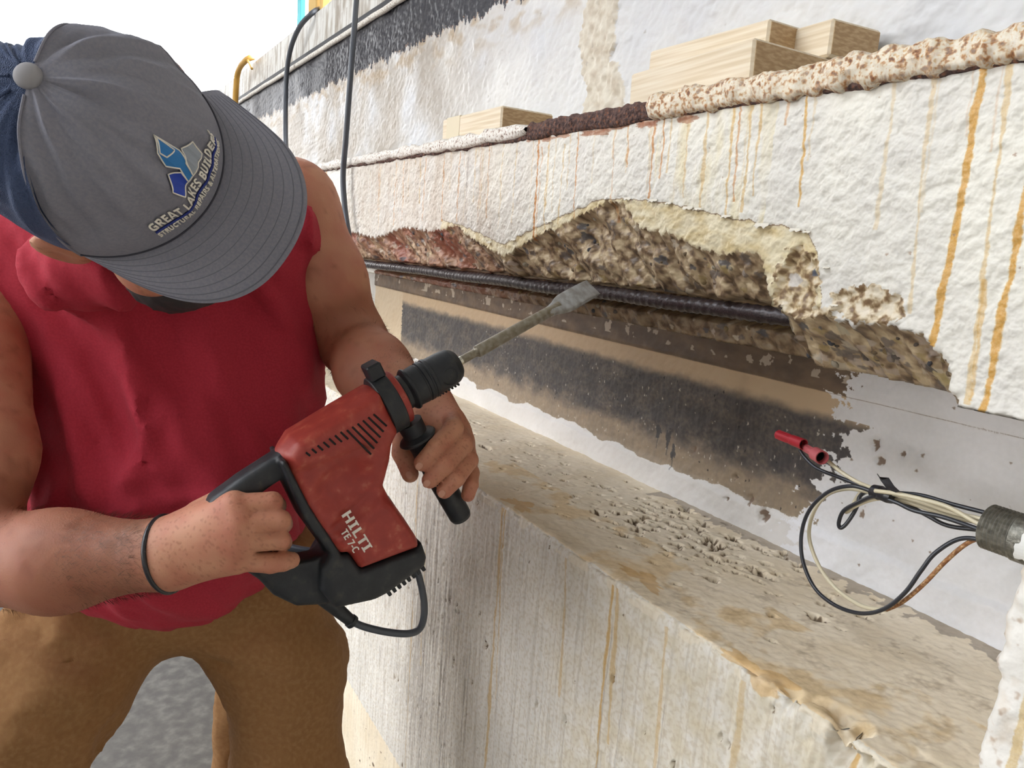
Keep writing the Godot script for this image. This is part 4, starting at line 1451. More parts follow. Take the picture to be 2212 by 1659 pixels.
func hammer() -> void:
	var p1 := at(985, 785, 0.87)
	var a := (at(1282, 620, 0.94) - p1).normalized()
	var back := eye.transposed() * a
	var dn := Vector3(75, -185, -(back.x * 75.0 - back.y * 185.0) / back.z)
	var up := -(eye * dn).normalized()
	tool_frame = Transform3D(Basis(a, up, a.cross(up)), p1)
	var root := base("rotary_hammer", tool_frame)
	tag(root, "worn red and black electric rotary hammer held in both hands against the beam", "power tool")
	# red housing
	var s := Solid.new(Vector3(-0.235, -0.172, -0.052), Vector3(-0.08, 0.04, 0.052), 0.0026)
	s.plate(poly([-101, 23, -140, 22, -199, 19, -213, 11, -219, -8, -222, -40, -222, -75, -218, -108, -213, -116, -205, -119, -203, -143, -170, -151, -137, -159, -133, -155, -136, -120, -140, -93, -140, -74, -122, -53, -111, -36, -103, -26, -101, -22]), 0.0, 0.0305, 0.010, 0.003)
	s.plate(poly([-101, 22, -140, 21, -199, 18, -211, 9, -214, -6, -200, -13, -150, -19, -112, -33, -101, -26]), 0.0, 0.0365, 0.011, 0.005)
	s.plate(poly([-213, -112, -205, -118, -203, -142, -137, -158, -135, -146, -141, -96, -150, -80, -200, -92, -216, -86]), 0.0, 0.0365, 0.009, 0.005)
	s.limb(Vector3(-0.205, -0.004, 0), Vector3(-0.112, 0.0, 0), 0.021, 0.024, 0.012)
	s.ball(Vector3(-0.178, -0.047, 0.0375), Vector3(0.037, 0.027, 0.0165), Basis(Vector3.BACK, 0.15), 0.006, true)
	s.ball(Vector3(-0.180, -0.078, 0.037), Vector3(0.050, 0.0065, 0.011), Basis(Vector3.BACK, 0.30), 0.006, true)
	s.ball(Vector3(-0.124, -0.085, 0.046), Vector3(0.012, 0.075, 0.016), Basis(Vector3.BACK, -0.1), 0.008, true)
	put("housing", solid_mesh([s]), mats.red_plastic, root)
	var vent := func(x0: float, y0: float, x1: float, y1: float, z: float) -> void:
		var p := Vector3(x0, y0, 0) * 0.001
		var q := Vector3(x1, y1, 0) * 0.001
		var d := q - p
		put("vent_slot", box(Vector3(d.length(), 0.0021, 0.006), 0.0004), mats.hole, root, Transform3D(Basis(Vector3.BACK, atan2(d.y, d.x)), (p + q) / 2.0 + Vector3(0, 0, z)))  # solid dark box painted as the shade of a slot, nothing cut
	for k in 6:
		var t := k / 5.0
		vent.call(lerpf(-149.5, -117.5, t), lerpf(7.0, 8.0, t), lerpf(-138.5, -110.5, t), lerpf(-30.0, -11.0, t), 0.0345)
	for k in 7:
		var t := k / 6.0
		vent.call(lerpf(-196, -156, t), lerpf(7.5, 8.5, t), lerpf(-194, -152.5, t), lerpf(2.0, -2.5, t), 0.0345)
	# black handle and motor cover
	var g := Solid.new(Vector3(-0.325, -0.205, -0.046), Vector3(-0.12, 0.022, 0.046), 0.0028)
	g.plate(poly([-205, 16, -220, 12, -262, 9, -296, 4, -308, -6, -313, -25, -314, -50, -306, -78, -297, -100, -293, -124, -279, -150, -252, -168, -225, -180, -206, -186, -206, -140, -214, -112, -219, -60, -216, -10]), 0.0, 0.0165, 0.009, 0.004)
	g.plate(poly([-229, -14, -247, -15, -264, -20, -273, -34, -276, -55, -270, -84, -258, -103, -240, -111, -226, -112, -231, -60]), 0.0, 0.06, 0.004, 0.005, true)
	g.plate(poly([-223, -108, -214, -117, -206, -121, -203, -145, -170, -153, -137, -161, -131, -156, -133, -176, -140, -185, -190, -188, -206, -186, -246, -168, -250, -140, -238, -118]), 0.0, 0.0345, 0.009, 0.004)
	g.plate(poly([-222, 10, -216, 10, -218, -50, -213, -116, -222, -118, -230, -60]), 0.0, 0.033, 0.003, 0.002)
	put("handle", solid_mesh([g]), mats.black_rubber, root)
	for k in 8:
		put("cover_rib", box(Vector3(0.0042, 0.010, 0.052), 0.0008), mats.black_rubber, root, Transform3D(Basis(Vector3.BACK, 0.05), Vector3(-0.142 - k * 0.0066, -0.1875 - k * 0.0004, 0)))
	for k in 6:
		put("cover_rib", box(Vector3(0.0035, 0.005, 0.04), 0.0008), mats.black_rubber, root, Transform3D(Basis(Vector3.BACK, 0.33), Vector3(-0.210 - k * 0.0055, -0.186 + k * 0.003, 0)))
	put("trigger", slab(poly([-268, -38, -262, -40, -260, -78, -267, -76]), 0.009, 0.002), mats.black_rubber, root)
	put("rating_plate", slab(poly([-140.5, -92, -138.6, -92, -136, -118, -138, -118]), 0.018, 0.0006), mats.plate, root)
	# nose
	put("neck_ring", lathe(PackedVector2Array([Vector2(-0.0965, 0.0), Vector2(-0.0965, 0.0315), Vector2(-0.0765, 0.0315), Vector2(-0.0750, 0.030), Vector2(-0.0750, 0.0)]), 40), mats.red_plastic, root, Transform3D(Basis(), Vector3(0, -0.001, 0)))
	put("clamp_collar", lathe(PackedVector2Array([Vector2(-0.1015, 0.022), Vector2(-0.1015, 0.0335), Vector2(-0.1005, 0.0348), Vector2(-0.0835, 0.0348), Vector2(-0.0825, 0.0335), Vector2(-0.0815, 0.022)]), 40), mats.black_rubber, root, Transform3D(Basis(), Vector3(0, -0.001, 0)))
	put("clamp_lug", box(Vector3(0.017, 0.018, 0.024), 0.0018), mats.black_rubber, root, Transform3D(Basis(), Vector3(-0.0905, 0.0395, 0.002)))
	put("chuck", lathe(PackedVector2Array([Vector2(-0.078, 0.0), Vector2(-0.078, 0.0235), Vector2(-0.0765, 0.0248), Vector2(-0.0735, 0.0245), Vector2(-0.0715, 0.0205), Vector2(-0.067, 0.0202), Vector2(-0.064, 0.0236), Vector2(-0.0625, 0.0246), Vector2(-0.0605, 0.0244), Vector2(-0.0598, 0.0222), Vector2(-0.048, 0.0230), Vector2(-0.0472, 0.0220), Vector2(-0.0455, 0.0220), Vector2(-0.0448, 0.0234), Vector2(-0.041, 0.0234), Vector2(-0.0402, 0.0224), Vector2(-0.0384, 0.0224), Vector2(-0.0376, 0.0234), Vector2(-0.034, 0.0232), Vector2(-0.0332, 0.0222), Vector2(-0.014, 0.0216), Vector2(-0.006, 0.0204), Vector2(-0.001, 0.0178), Vector2(0.002, 0.0142), Vector2(0.0026, 0.009), Vector2(0.0026, 0.0)]), 44), mats.black_rubber, root)
	put("chuck_badge", lathe(PackedVector2Array([Vector2(0.0, 0.0085), Vector2(0.0006, 0.0092), Vector2(0.0006, 0.0098), Vector2(0.0, 0.0104)]), 28), mats.black_rubber, root, Transform3D(Basis(Vector3.UP, -PI / 2.0) * Basis(), Vector3(-0.0195, -0.003, 0.0210)))
	for k in 7:
		put("chuck_rib", box(Vector3(0.0022, 0.003, 0.012), 0.0006), mats.black_rubber, root, Transform3D(Basis(), Vector3(-0.034 + k * 0.0042, -0.0222, 0.0)))
	# side handle
	var gb := Basis(Vector3(0.055, -0.9985, 0.0).normalized(), Vector3(0.9985, 0.055, 0.0).normalized(), Vector3(0, 0, -1)).orthonormalized()
	gb = Basis(gb.x, gb.y, gb.x.cross(gb.y))
	var sh := put("side_handle", lathe(PackedVector2Array([Vector2(0.0, 0.0), Vector2(0.0, 0.0150), Vector2(0.016, 0.0140), Vector2(0.0195, 0.021), Vector2(0.0215, 0.0225), Vector2(0.0235, 0.021), Vector2(0.026, 0.0150), Vector2(0.034, 0.0142), Vector2(0.075, 0.0148), Vector2(0.108, 0.0140), Vector2(0.136, 0.0134), Vector2(0.1405, 0.0118), Vector2(0.142, 0.0)]), 32), mats.black_rubber, root, Transform3D(gb, Vector3(-0.0785, -0.034, 0)))
	tag(sh, "black auxiliary side grip")
	# print
	var tf := Basis(Vector3(0.05, -1, 0).normalized(), Vector3(1, 0.05, 0).normalized(), Vector3(0, 0, 1))
	put("maker_lettering", letters("HILTI", "Droid Sans", 900, 0.0125, 0.0008), mats.print_white, root, Transform3D(tf.scaled(Vector3(1.0, 1.0, 1.0)) * Basis().scaled(Vector3(1.2, 0.85, 1.0)), Vector3(-0.1885, -0.098, 0.0368)))
	put("model_lettering", letters("TE 7-C", "Droid Sans", 700, 0.0075, 0.0008), mats.print_white, root, Transform3D(tf, Vector3(-0.1995, -0.104, 0.0368)))
	# cord
	put("strain_relief", lathe(PackedVector2Array([Vector2(0, 0), Vector2(0, 0.0095), Vector2(0.02, 0.0085), Vector2(0.05, 0.0068), Vector2(0.0505, 0.008), Vector2(0.055, 0.008), Vector2(0.0555, 0.005), Vector2(0.0555, 0.0)]), 24), mats.black_rubber, root, Transform3D(Basis(Vector3(0.28, -0.96, 0.0).normalized(), Vector3(0.96, 0.28, 0).normalized(), Vector3(0, 0, -1)), Vector3(-0.252, -0.160, 0.0)))
	var cord := PackedVector3Array([Vector3(-0.240, -0.205, 0), Vector3(-0.228, -0.226, 0), Vector3(-0.207, -0.250, 0.002), Vector3(-0.187, -0.266, 0.004), Vector3(-0.172, -0.270, 0.0), Vector3(-0.158, -0.258, -0.008), Vector3(-0.148, -0.236, -0.016), Vector3(-0.142, -0.208, -0.024), Vector3(-0.144, -0.178, -0.036), Vector3(-0.160, -0.155, -0.050)])
	var away := tool_frame.affine_inverse()
	for q: Array in [[690, 1190, 0.875], [560, 1172, 0.885], [420, 1195, 0.885], [260, 1230, 0.882], [80, 1235, 0.89], [-120, 1260, 0.92], [-260, 1400, 0.95]]:
		cord.append(away * at(q[0], q[1], q[2]))
	put("power_cord", tube(rounded_path(cord, 10), 0.0043, 12), mats.cable, root)


func chisel() -> void:
	var root := base("chisel", tool_frame)
	tag(root, "flat steel chisel bit in the hammer's chuck, its wide blade at the rebar", "chisel")
	put("shank_ring", lathe(PackedVector2Array([Vector2(0.0, 0.0), Vector2(0.0, 0.0052), Vector2(0.008, 0.0052), Vector2(0.008, 0.0)]), 24), mats.bright, root)
	put("shank", lathe(PackedVector2Array([Vector2(0.007, 0.0), Vector2(0.007, 0.0050), Vector2(0.026, 0.0050), Vector2(0.0275, 0.0058), Vector2(0.029, 0.0074), Vector2(0.04, 0.0074), Vector2(0.10, 0.0068), Vector2(0.150, 0.0064), Vector2(0.156, 0.0)]), 30), mats.steel_brown, root)
	# forged blade: width and thickness change along its length
	var st := PackedVector3Array()
	var prof := [[0.128, 0.0064, 0.0064], [0.136, 0.0064, 0.0063], [0.144, 0.0086, 0.0058], [0.150, 0.0116, 0.0052], [0.156, 0.0134, 0.0047], [0.165, 0.0140, 0.0042], [0.180, 0.0140, 0.0034], [0.196, 0.0140, 0.0025], [0.2035, 0.0138, 0.0004], [0.2036, 0.0001, 0.0001]]
	var ring := 20
	var wide := Vector3(0, -0.62, 0.78)
	var tall := Vector3(0, 0.78, 0.62)
	for q: Array in prof:
		var e: float = clampf((q[0] - 0.128) / 0.03, 0.0, 1.0)
		for k in ring + 1:
			var t := -TAU * k / ring
			var c := Vector2(cos(t), sin(t))
			var pw := lerpf(1.0, 0.35, e)
			c = Vector2(signf(c.x) * pow(absf(c.x), pw), signf(c.y) * pow(absf(c.y), pw))
			st.append(Vector3(q[0], 0, 0) + wide * c.x * q[1] + tall * c.y * q[2])
	put("blade", sheet(ring + 1, prof.size(), st, PackedVector2Array(), true), mats.steel, root)


# ---------- the worker ----------

func skin_tone(p: Vector3) -> Color:
	var n: FastNoiseLite = heights.skin
	var m: FastNoiseLite = heights.freckle
	var c := Color8(196, 142, 112).srgb_to_linear()
	var t := n.get_noise_3dv(p)
	c = c.lerp(Color8(176, 104, 84).srgb_to_linear(), clampf(0.4 + t * 0.7, 0.0, 0.8))
	c = c.lerp(Color8(150, 94, 70).srgb_to_linear(), 0.75 * maxf(tan_shade(p, heights.arm_r), 0.8 * tan_shade(p, heights.arm_l)))  # forearm shading goes into the colour together with the tan
	var f := m.get_noise_3dv(p)
	if f > 0.38:
		c = c.lerp(Color8(140, 86, 64).srgb_to_linear(), minf((f - 0.3) * 3.0, 0.5))
	return c


# tan plus painted shade of a forearm: full along the bone from below the elbow to the wrist
func tan_shade(p: Vector3, arm: Array) -> float:
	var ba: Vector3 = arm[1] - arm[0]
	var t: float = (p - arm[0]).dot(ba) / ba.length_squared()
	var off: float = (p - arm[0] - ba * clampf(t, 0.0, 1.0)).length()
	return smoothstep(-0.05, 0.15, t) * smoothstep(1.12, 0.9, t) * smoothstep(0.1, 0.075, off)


func person() -> void:
	heights.skin = noise(22.0, 81, 4)
	heights.freckle = noise(260.0, 82, 2)
	var foot := Vector3(-1.15, -1.45, -0.1)
	var root := base("person", Transform3D(Basis(), foot))
	tag(root, "bearded man in red sleeveless shirt, brown trousers and cap bending over the power tool", "person")
	var home := Transform3D(Basis(), -foot)
	# head frame of the cap fit: face, left and crown directions
	var face := Vector3(0.51, -0.469, -0.722).normalized()
	var crown := Vector3(0.86, 0.303, 0.41)
	crown = (crown - face * crown.dot(face)).normalized()
	var left := crown.cross(face)
	var head := Transform3D(Basis(face, left, crown), Vector3(-0.759, 0.057, -0.032))
	var hx := func(f: float, l: float, u: float) -> Vector3: return head * Vector3(f, l, u)
	# --- body: head, neck, arms and hands in one mesh
	var l_sh := at(628, 445, 1.06)
	var l_el := at(762, 738, 1.13)
	var l_mid := at(806, 800, 1.05)
	var l_wr := at(918, 880, 0.945)
	var r_sh := at(-60, 620, 0.97)
	var r_el := at(-78, 1200, 0.85)
	var r_mid := at(130, 1212, 0.81)
	var r_wr := at(362, 1196, 0.79)
	var nape := at(290, 520, 1.03)
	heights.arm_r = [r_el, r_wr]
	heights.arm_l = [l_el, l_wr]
	var arms := Solid.new(Vector3(-1.75, -0.55, -0.62), Vector3(-0.45, 0.36, 0.40), 0.0105)
	arms.limb(l_sh, at(700, 600, 1.09), 0.060, 0.055, 0.03)
	arms.limb(at(700, 600, 1.09), l_el, 0.055, 0.047, 0.03)
	arms.limb(l_el, l_mid, 0.049, 0.048, 0.022)
	arms.limb(l_mid, l_wr, 0.048, 0.029, 0.03)
	arms.limb(l_sh, nape, 0.055, 0.055, 0.04)
	arms.limb(r_sh, nape, 0.055, 0.055, 0.04)
	arms.limb(nape, at(360, 1000, 1.1), 0.10, 0.10, 0.05)
	arms.limb(r_sh, at(-48, 980, 0.87), 0.062, 0.056, 0.03)
	arms.limb(at(-48, 980, 0.87), r_el, 0.056, 0.050, 0.03)
	arms.limb(r_el, r_mid, 0.054, 0.050, 0.02)
	arms.limb(r_mid, r_wr, 0.050, 0.0335, 0.03)
	arms.limb(r_wr, at(400, 1185, 0.785), 0.033, 0.030, 0.02)
	arms.limb(nape, hx.call(-0.035, 0, -0.10), 0.072, 0.062, 0.05)
	arms.limb(hx.call(-0.035, 0, -0.10), hx.call(-0.01, 0, -0.03), 0.062, 0.062, 0.04)
	# head and face
	var hd := Solid.new(head.origin - Vector3.ONE * 0.21, head.origin + Vector3.ONE * 0.16, 0.0042)
	var hb := head.basis
	hd.ball(hx.call(-0.003, 0, -0.015), Vector3(0.094, 0.083, 0.105), hb, 0.02)
	hd.ball(hx.call(0.036, 0, -0.095), Vector3(0.060, 0.070, 0.068), hb, 0.03)
	hd.ball(hx.call(0.058, 0, -0.142), Vector3(0.026, 0.028, 0.022), hb, 0.03)
	hd.limb(hx.call(-0.035, 0, -0.10), hx.call(-0.01, 0, -0.03), 0.062, 0.062, 0.03)
	hd.limb(hx.call(0.088, 0, -0.045), hx.call(0.108, 0, -0.082), 0.009, 0.013, 0.012)
	for s: float in [-1.0, 1.0]:
		hd.ball(hx.call(0.082, s * 0.034, -0.030), Vector3(0.014, 0.026, 0.010), hb, 0.012)
		hd.ball(hx.call(0.056, s * 0.052, -0.070), Vector3(0.036, 0.040, 0.034), hb, 0.02)
		hd.ball(hx.call(0.096, s * 0.033, -0.052), Vector3(0.012, 0.014, 0.010), hb, 0.006, true)
		hd.ball(hx.call(0.104, s * 0.013, -0.085), Vector3(0.012, 0.008, 0.008), hb, 0.006)
		var er := hb * Basis(Vector3(0, 0, 1), -s * 0.45)
		hd.ball(hx.call(-0.004, s * 0.094, -0.048), Vector3(0.023, 0.008, 0.034), er, 0.006)
		hd.ball(hx.call(0.0, s * 0.102, -0.046), Vector3(0.011, 0.005, 0.020), er, 0.004, true)
	hd.ball(hx.call(0.092, 0, -0.113), Vector3(0.012, 0.026, 0.008), hb, 0.008)
	hd.ball(hx.call(0.106, 0, -0.1155), Vector3(0.008, 0.022, 0.0015), hb, 0.003, true)
	# left hand round the side grip
	var lh := Solid.new(at(925, 960, 0.90) - Vector3(0.095, 0.10, 0.095), at(960, 980, 0.90) + Vector3(0.095, 0.085, 0.095), 0.0024)
	var wl := at(922, 872, 0.938)
	var kn := [at(974, 903, 0.905), at(990, 928, 0.912), at(1000, 955, 0.922), at(1006, 985, 0.934)]
	lh.limb(l_mid.lerp(l_wr, 0.6), l_wr, 0.0375, 0.029, 0.01)
	lh.limb(l_wr, wl, 0.029, 0.026, 0.02)
	lh.limb(wl, kn[0], 0.024, 0.0145, 0.014)
	lh.limb(wl, kn[1], 0.024, 0.0145, 0.014)
	lh.limb(wl, kn[2], 0.024, 0.0145, 0.014)
	lh.limb(wl, kn[3], 0.022, 0.0135, 0.014)
	lh.limb(at(905, 900, 0.93), wl, 0.018, 0.022, 0.014)
	var fingers := [
		[kn[0], at(980, 925, 0.868), at(942, 966, 0.8475), at(912, 1000, 0.850), 0.0122, 0.0114, 0.0104, 0.0096],
		[kn[1], at(1001, 960, 0.873), at(962, 1004, 0.8480), at(929, 1037, 0.852), 0.0122, 0.0115, 0.0104, 0.0096],
		[kn[2], at(1013, 994, 0.883), at(986, 1033, 0.857), at(960, 1060, 0.858), 0.0116, 0.0110, 0.0100, 0.0092],
		[kn[3], at(1018, 1022, 0.905), at(1017, 1047, 0.889), at(1011, 1069, 0.885), 0.0106, 0.0098, 0.0090, 0.0083]]
	for q: Array in fingers:
		lh.limb(q[0], q[1], q[4], q[5], 0.0022)
		lh.limb(q[1], q[2], q[5], q[6], 0.0022)
		lh.limb(q[2], q[3], q[6], q[7], 0.0022)
	lh.limb(at(905, 902, 0.93), at(871, 940, 0.905), 0.017, 0.0135, 0.006)
	lh.limb(at(871, 940, 0.905), at(869, 978, 0.892), 0.0135, 0.0118, 0.004)
	lh.limb(at(869, 978, 0.892), at(886, 1024, 0.886), 0.0118, 0.0102, 0.004)
	# right hand on the rear handle
	var rh := Solid.new(at(490, 1160, 0.785) - Vector3(0.10, 0.085, 0.12), at(510, 1150, 0.785) + Vector3(0.10, 0.085, 0.12), 0.0026)
	var rk := [at(506, 1092, 0.762), at(518, 1130, 0.757), at(520, 1170, 0.762), at(512, 1208, 0.772)]
	rh.limb(r_mid.lerp(r_wr, 0.75), r_wr, 0.0374, 0.0335, 0.003)
	rh.limb(r_wr, at(400, 1178, 0.785), 0.0335, 0.030, 0.02)
	for i in 4:
		rh.limb(at(390, 1168 + i * 14, 0.783), rk[i], 0.025, 0.0155, 0.014)
	rh.limb(at(420, 1130, 0.79), at(500, 1085, 0.785), 0.018, 0.014, 0.012)
	var rf := [
		[rk[0], at(588, 1084, 0.770), at(598, 1092, 0.800), at(560, 1100, 0.822), 0.0120, 0.0104, 0.0096, 0.0088],
		[rk[1], at(606, 1124, 0.768), at(612, 1132, 0.800), at(570, 1138, 0.822), 0.0120, 0.0105, 0.0096, 0.0088],
		[rk[2], at(606, 1166, 0.774), at(611, 1172, 0.804), at(572, 1178, 0.826), 0.0116, 0.0102, 0.0094, 0.0086],
		[rk[3], at(585, 1216, 0.778), at(612, 1214, 0.785), at(630, 1210, 0.794), 0.0118, 0.0108, 0.0096, 0.0088]]
	for q: Array in rf:
		rh.limb(q[0], q[1], q[4], q[5], 0.002)
		rh.limb(q[1], q[2], q[5], q[6], 0.002)
		rh.limb(q[2], q[3], q[6], q[7], 0.002)
	rh.limb(at(430, 1110, 0.80), at(505, 1066, 0.806), 0.015, 0.012, 0.004)
	rh.limb(at(505, 1066, 0.806), at(545, 1060, 0.812), 0.012, 0.010, 0.004)
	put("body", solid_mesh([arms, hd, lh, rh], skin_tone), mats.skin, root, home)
	# nails of the left hand
	var toward := -eye.z
	for q: Array in [[fingers[0][2], fingers[0][3], 0.0098], [fingers[1][2], fingers[1][3], 0.0098], [fingers[2][2], fingers[2][3], 0.0092], [at(869, 978, 0.892), at(886, 1024, 0.886), 0.0102]]:
		var d: Vector3 = (q[1] - q[0]).normalized()
		var up: Vector3 = -toward
		up = (up - d * up.dot(d)).normalized()
		var sd := Solid.new(Vector3(-0.011, -0.009, -0.004), Vector3(0.011, 0.009, 0.004), 0.0011)
		sd.ball(Vector3.ZERO, Vector3(0.0056, 0.0044, 0.0011), Basis(), 0.001)
		put("fingernail", solid_mesh([sd]), mats.nail, root, home * Transform3D(Basis(d, up.cross(d), up), q[1] + up * (q[2] - 0.0005) + d * 0.0025))
	# eyes
	for s: float in [-1.0, 1.0]:
		var eb := SphereMesh.new()
		eb.radius = 0.012
		eb.height = 0.024
		put("eyeball", eb, mats.eye_white, root, home * Transform3D(hb, hx.call(0.080, s * 0.033, -0.052)))
		var ir := SphereMesh.new()
		ir.radius = 0.0055
		ir.height = 0.003
		put("iris", ir, mats.iris, root, home * Transform3D(hb * Basis(Vector3(0, 0, 1), -PI / 2.0), hx.call(0.0915, s * 0.033, -0.053)))
	# hair and beard
	var bd := Solid.new(head.origin - Vector3.ONE * 0.22, head.origin + Vector3.ONE * 0.14, 0.0045)
	bd.ball(hx.call(0.056, -0.004, -0.108), Vector3(0.066, 0.093, 0.056), hb, 0.01)
	bd.ball(hx.call(0.060, 0, -0.150), Vector3(0.034, 0.040, 0.030), hb, 0.02)
	bd.ball(hx.call(0.085, 0, -0.080), Vector3(0.06, 0.046, 0.032), hb, 0.008, true)
	var bn := noise(90.0, 83, 3)
	bd.shift(func(p: Vector3) -> float: return bn.get_noise_3dv(p) * 0.004)
	put("beard", solid_mesh([bd]), mats.hair, root, home)
	var hr := Solid.new(head.origin - Vector3.ONE * 0.17, head.origin + Vector3.ONE * 0.12, 0.0045)
	hr.ball(hx.call(-0.016, 0, -0.022), Vector3(0.088, 0.085, 0.075), hb, 0.01)
	hr.ball(hx.call(0.075, 0, -0.06), Vector3(0.075, 0.10, 0.10), hb, 0.006, true)
	hr.shift(func(p: Vector3) -> float: return bn.get_noise_3dv(p) * 0.003)
	put("hair", solid_mesh([hr]), mats.hair, root, home)
	shirt(root, home)
	trousers(root, home)
	cap(root, home * head)
	# wristband
	var band := PackedVector3Array()
	var wd := (at(400, 1190, 0.785) - r_mid).normalized()
	var wu := wd.cross(eye.z).normalized()
	var wv := wd.cross(wu)
	for k in 49:
		var a := TAU * k / 48.0
		band.append(r_wr + wu * cos(a) * 0.0392 + wv * sin(a) * 0.0388 + wd * 0.003 * cos(a + 0.5))
	put("wristband", tube(band, 0.0027, 8), mats.e_tape, root, home)
	# hair on the arms
	var rng := RandomNumberGenerator.new()
	rng.seed = 31
	var st := SurfaceTool.new()
	st.begin(Mesh.PRIMITIVE_TRIANGLES)
	var furs := [[at(700, 600, 1.09), l_el, 0.0565, 0.050, 400], [l_el, l_mid, 0.0520, 0.0510, 1100], [l_mid, l_wr, 0.0505, 0.0320, 1600], [r_el, r_mid, 0.0560, 0.0535, 2600], [r_mid, r_wr, 0.0530, 0.0375, 3000]]
	for q: Array in furs:
		var d: Vector3 = (q[1] - q[0]).normalized()
		var u := d.cross(Vector3.UP).normalized()
		var v := d.cross(u)
		for i in q[4]:
			var t := rng.randf()
			var a := rng.randf() * TAU
			var out := u * cos(a) + v * sin(a)
			var p: Vector3 = q[0].lerp(q[1], t) + out * (lerpf(q[2], q[3], t) - 0.001)
			var along: Vector3 = (d * 0.8 + out * rng.randf_range(0.25, 0.8) + out.cross(d) * rng.randf_range(-0.7, 0.7)).normalized()
			var w := along.cross(out).normalized() * 0.0002
			var len := rng.randf_range(0.008, 0.017)
			var n := out
			for e: Vector3 in [p - w, p + along * len - out * len * 0.15, p + w]:
				st.set_normal(n)
				st.add_vertex(e)
	var fur := put("arm_hair", st.commit(), mats.arm_hair, root, home)
	tag(fur, "", "", "", "stuff")


func shirt(root: Node3D, home: Transform3D) -> void:
	var s := Solid.new(Vector3(-1.62, -0.56, -0.60), Vector3(-0.62, 0.36, 0.42), 0.0092)
	s.ball(at(338, 740, 1.09), Vector3(0.238, 0.215, 0.150), eye, 0.05)
	s.ball(at(372, 1090, 1.055), Vector3(0.178, 0.165, 0.150), eye, 0.08)
	s.limb(at(0, 570, 1.0), at(570, 515, 1.035), 0.088, 0.080, 0.06)
	s.ball(at(290, 480, 1.02), Vector3(0.18, 0.075, 0.115), eye, 0.05)
	s.limb(at(290, 520, 1.03), at(200, 552, 0.83), 0.080, 0.056, 0.05)
	s.limb(at(600, 820, 1.14), at(640, 1020, 1.18), 0.06, 0.04, 0.03)
	s.limb(at(520, 1050, 1.12), at(596, 1110, 1.14), 0.07, 0.055, 0.04)
	s.limb(at(120, 1000, 1.06), at(160, 1170, 1.08), 0.10, 0.07, 0.05)
	var big := noise(7.0, 91, 2)
	var small := noise(20.0, 92, 2)
	var inv := eye.transposed()
	s.shift(func(p: Vector3) -> float:
		var c := inv * p
		var belly := clampf((-0.14 - c.y) / 0.1, 0.0, 1.0) * clampf((c.x + 0.05 + 0.4) / 0.2, 0.0, 1.0)
		var v := big.get_noise_3d(c.x * 1.6 + c.y * 0.5, c.y * 0.7, c.z * 0.6) * 0.020 * smoothstep(-0.36, -0.22, c.y) + small.get_noise_3d(c.x * 1.2 + c.y * 0.6, c.y * 0.35, c.z * 0.5) * 0.010
		var f := -c.y * 26.0 + c.x * 7.0 + big.get_noise_3d(c.x, c.y, 0.0) * 3.0
		var w := big.get_noise_3d(c.x * 0.7, c.y * 0.4, 3.0)
		v -= pow(absf(sin(c.x * 15.0 + c.y * 5.0 + w * 3.5)), 4.0) * 0.010 * smoothstep(-0.16, 0.02, c.y) * smoothstep(-0.16, -0.26, c.x)
		v -= pow(absf(sin(c.x * 6.0 - c.y * 13.0 + w * 3.0)), 5.0) * 0.010 * smoothstep(0.02, -0.12, c.y) * smoothstep(-0.29, -0.2, c.y)
		return v + sin(f * 2.4) * 0.005 * smoothstep(0.10, 0.16, -c.y) * smoothstep(0.24, 0.19, -c.y) * smoothstep(0.0, -0.25, c.x), 0.07)
	put("shirt", solid_mesh([s]), mats.shirt, root, home)


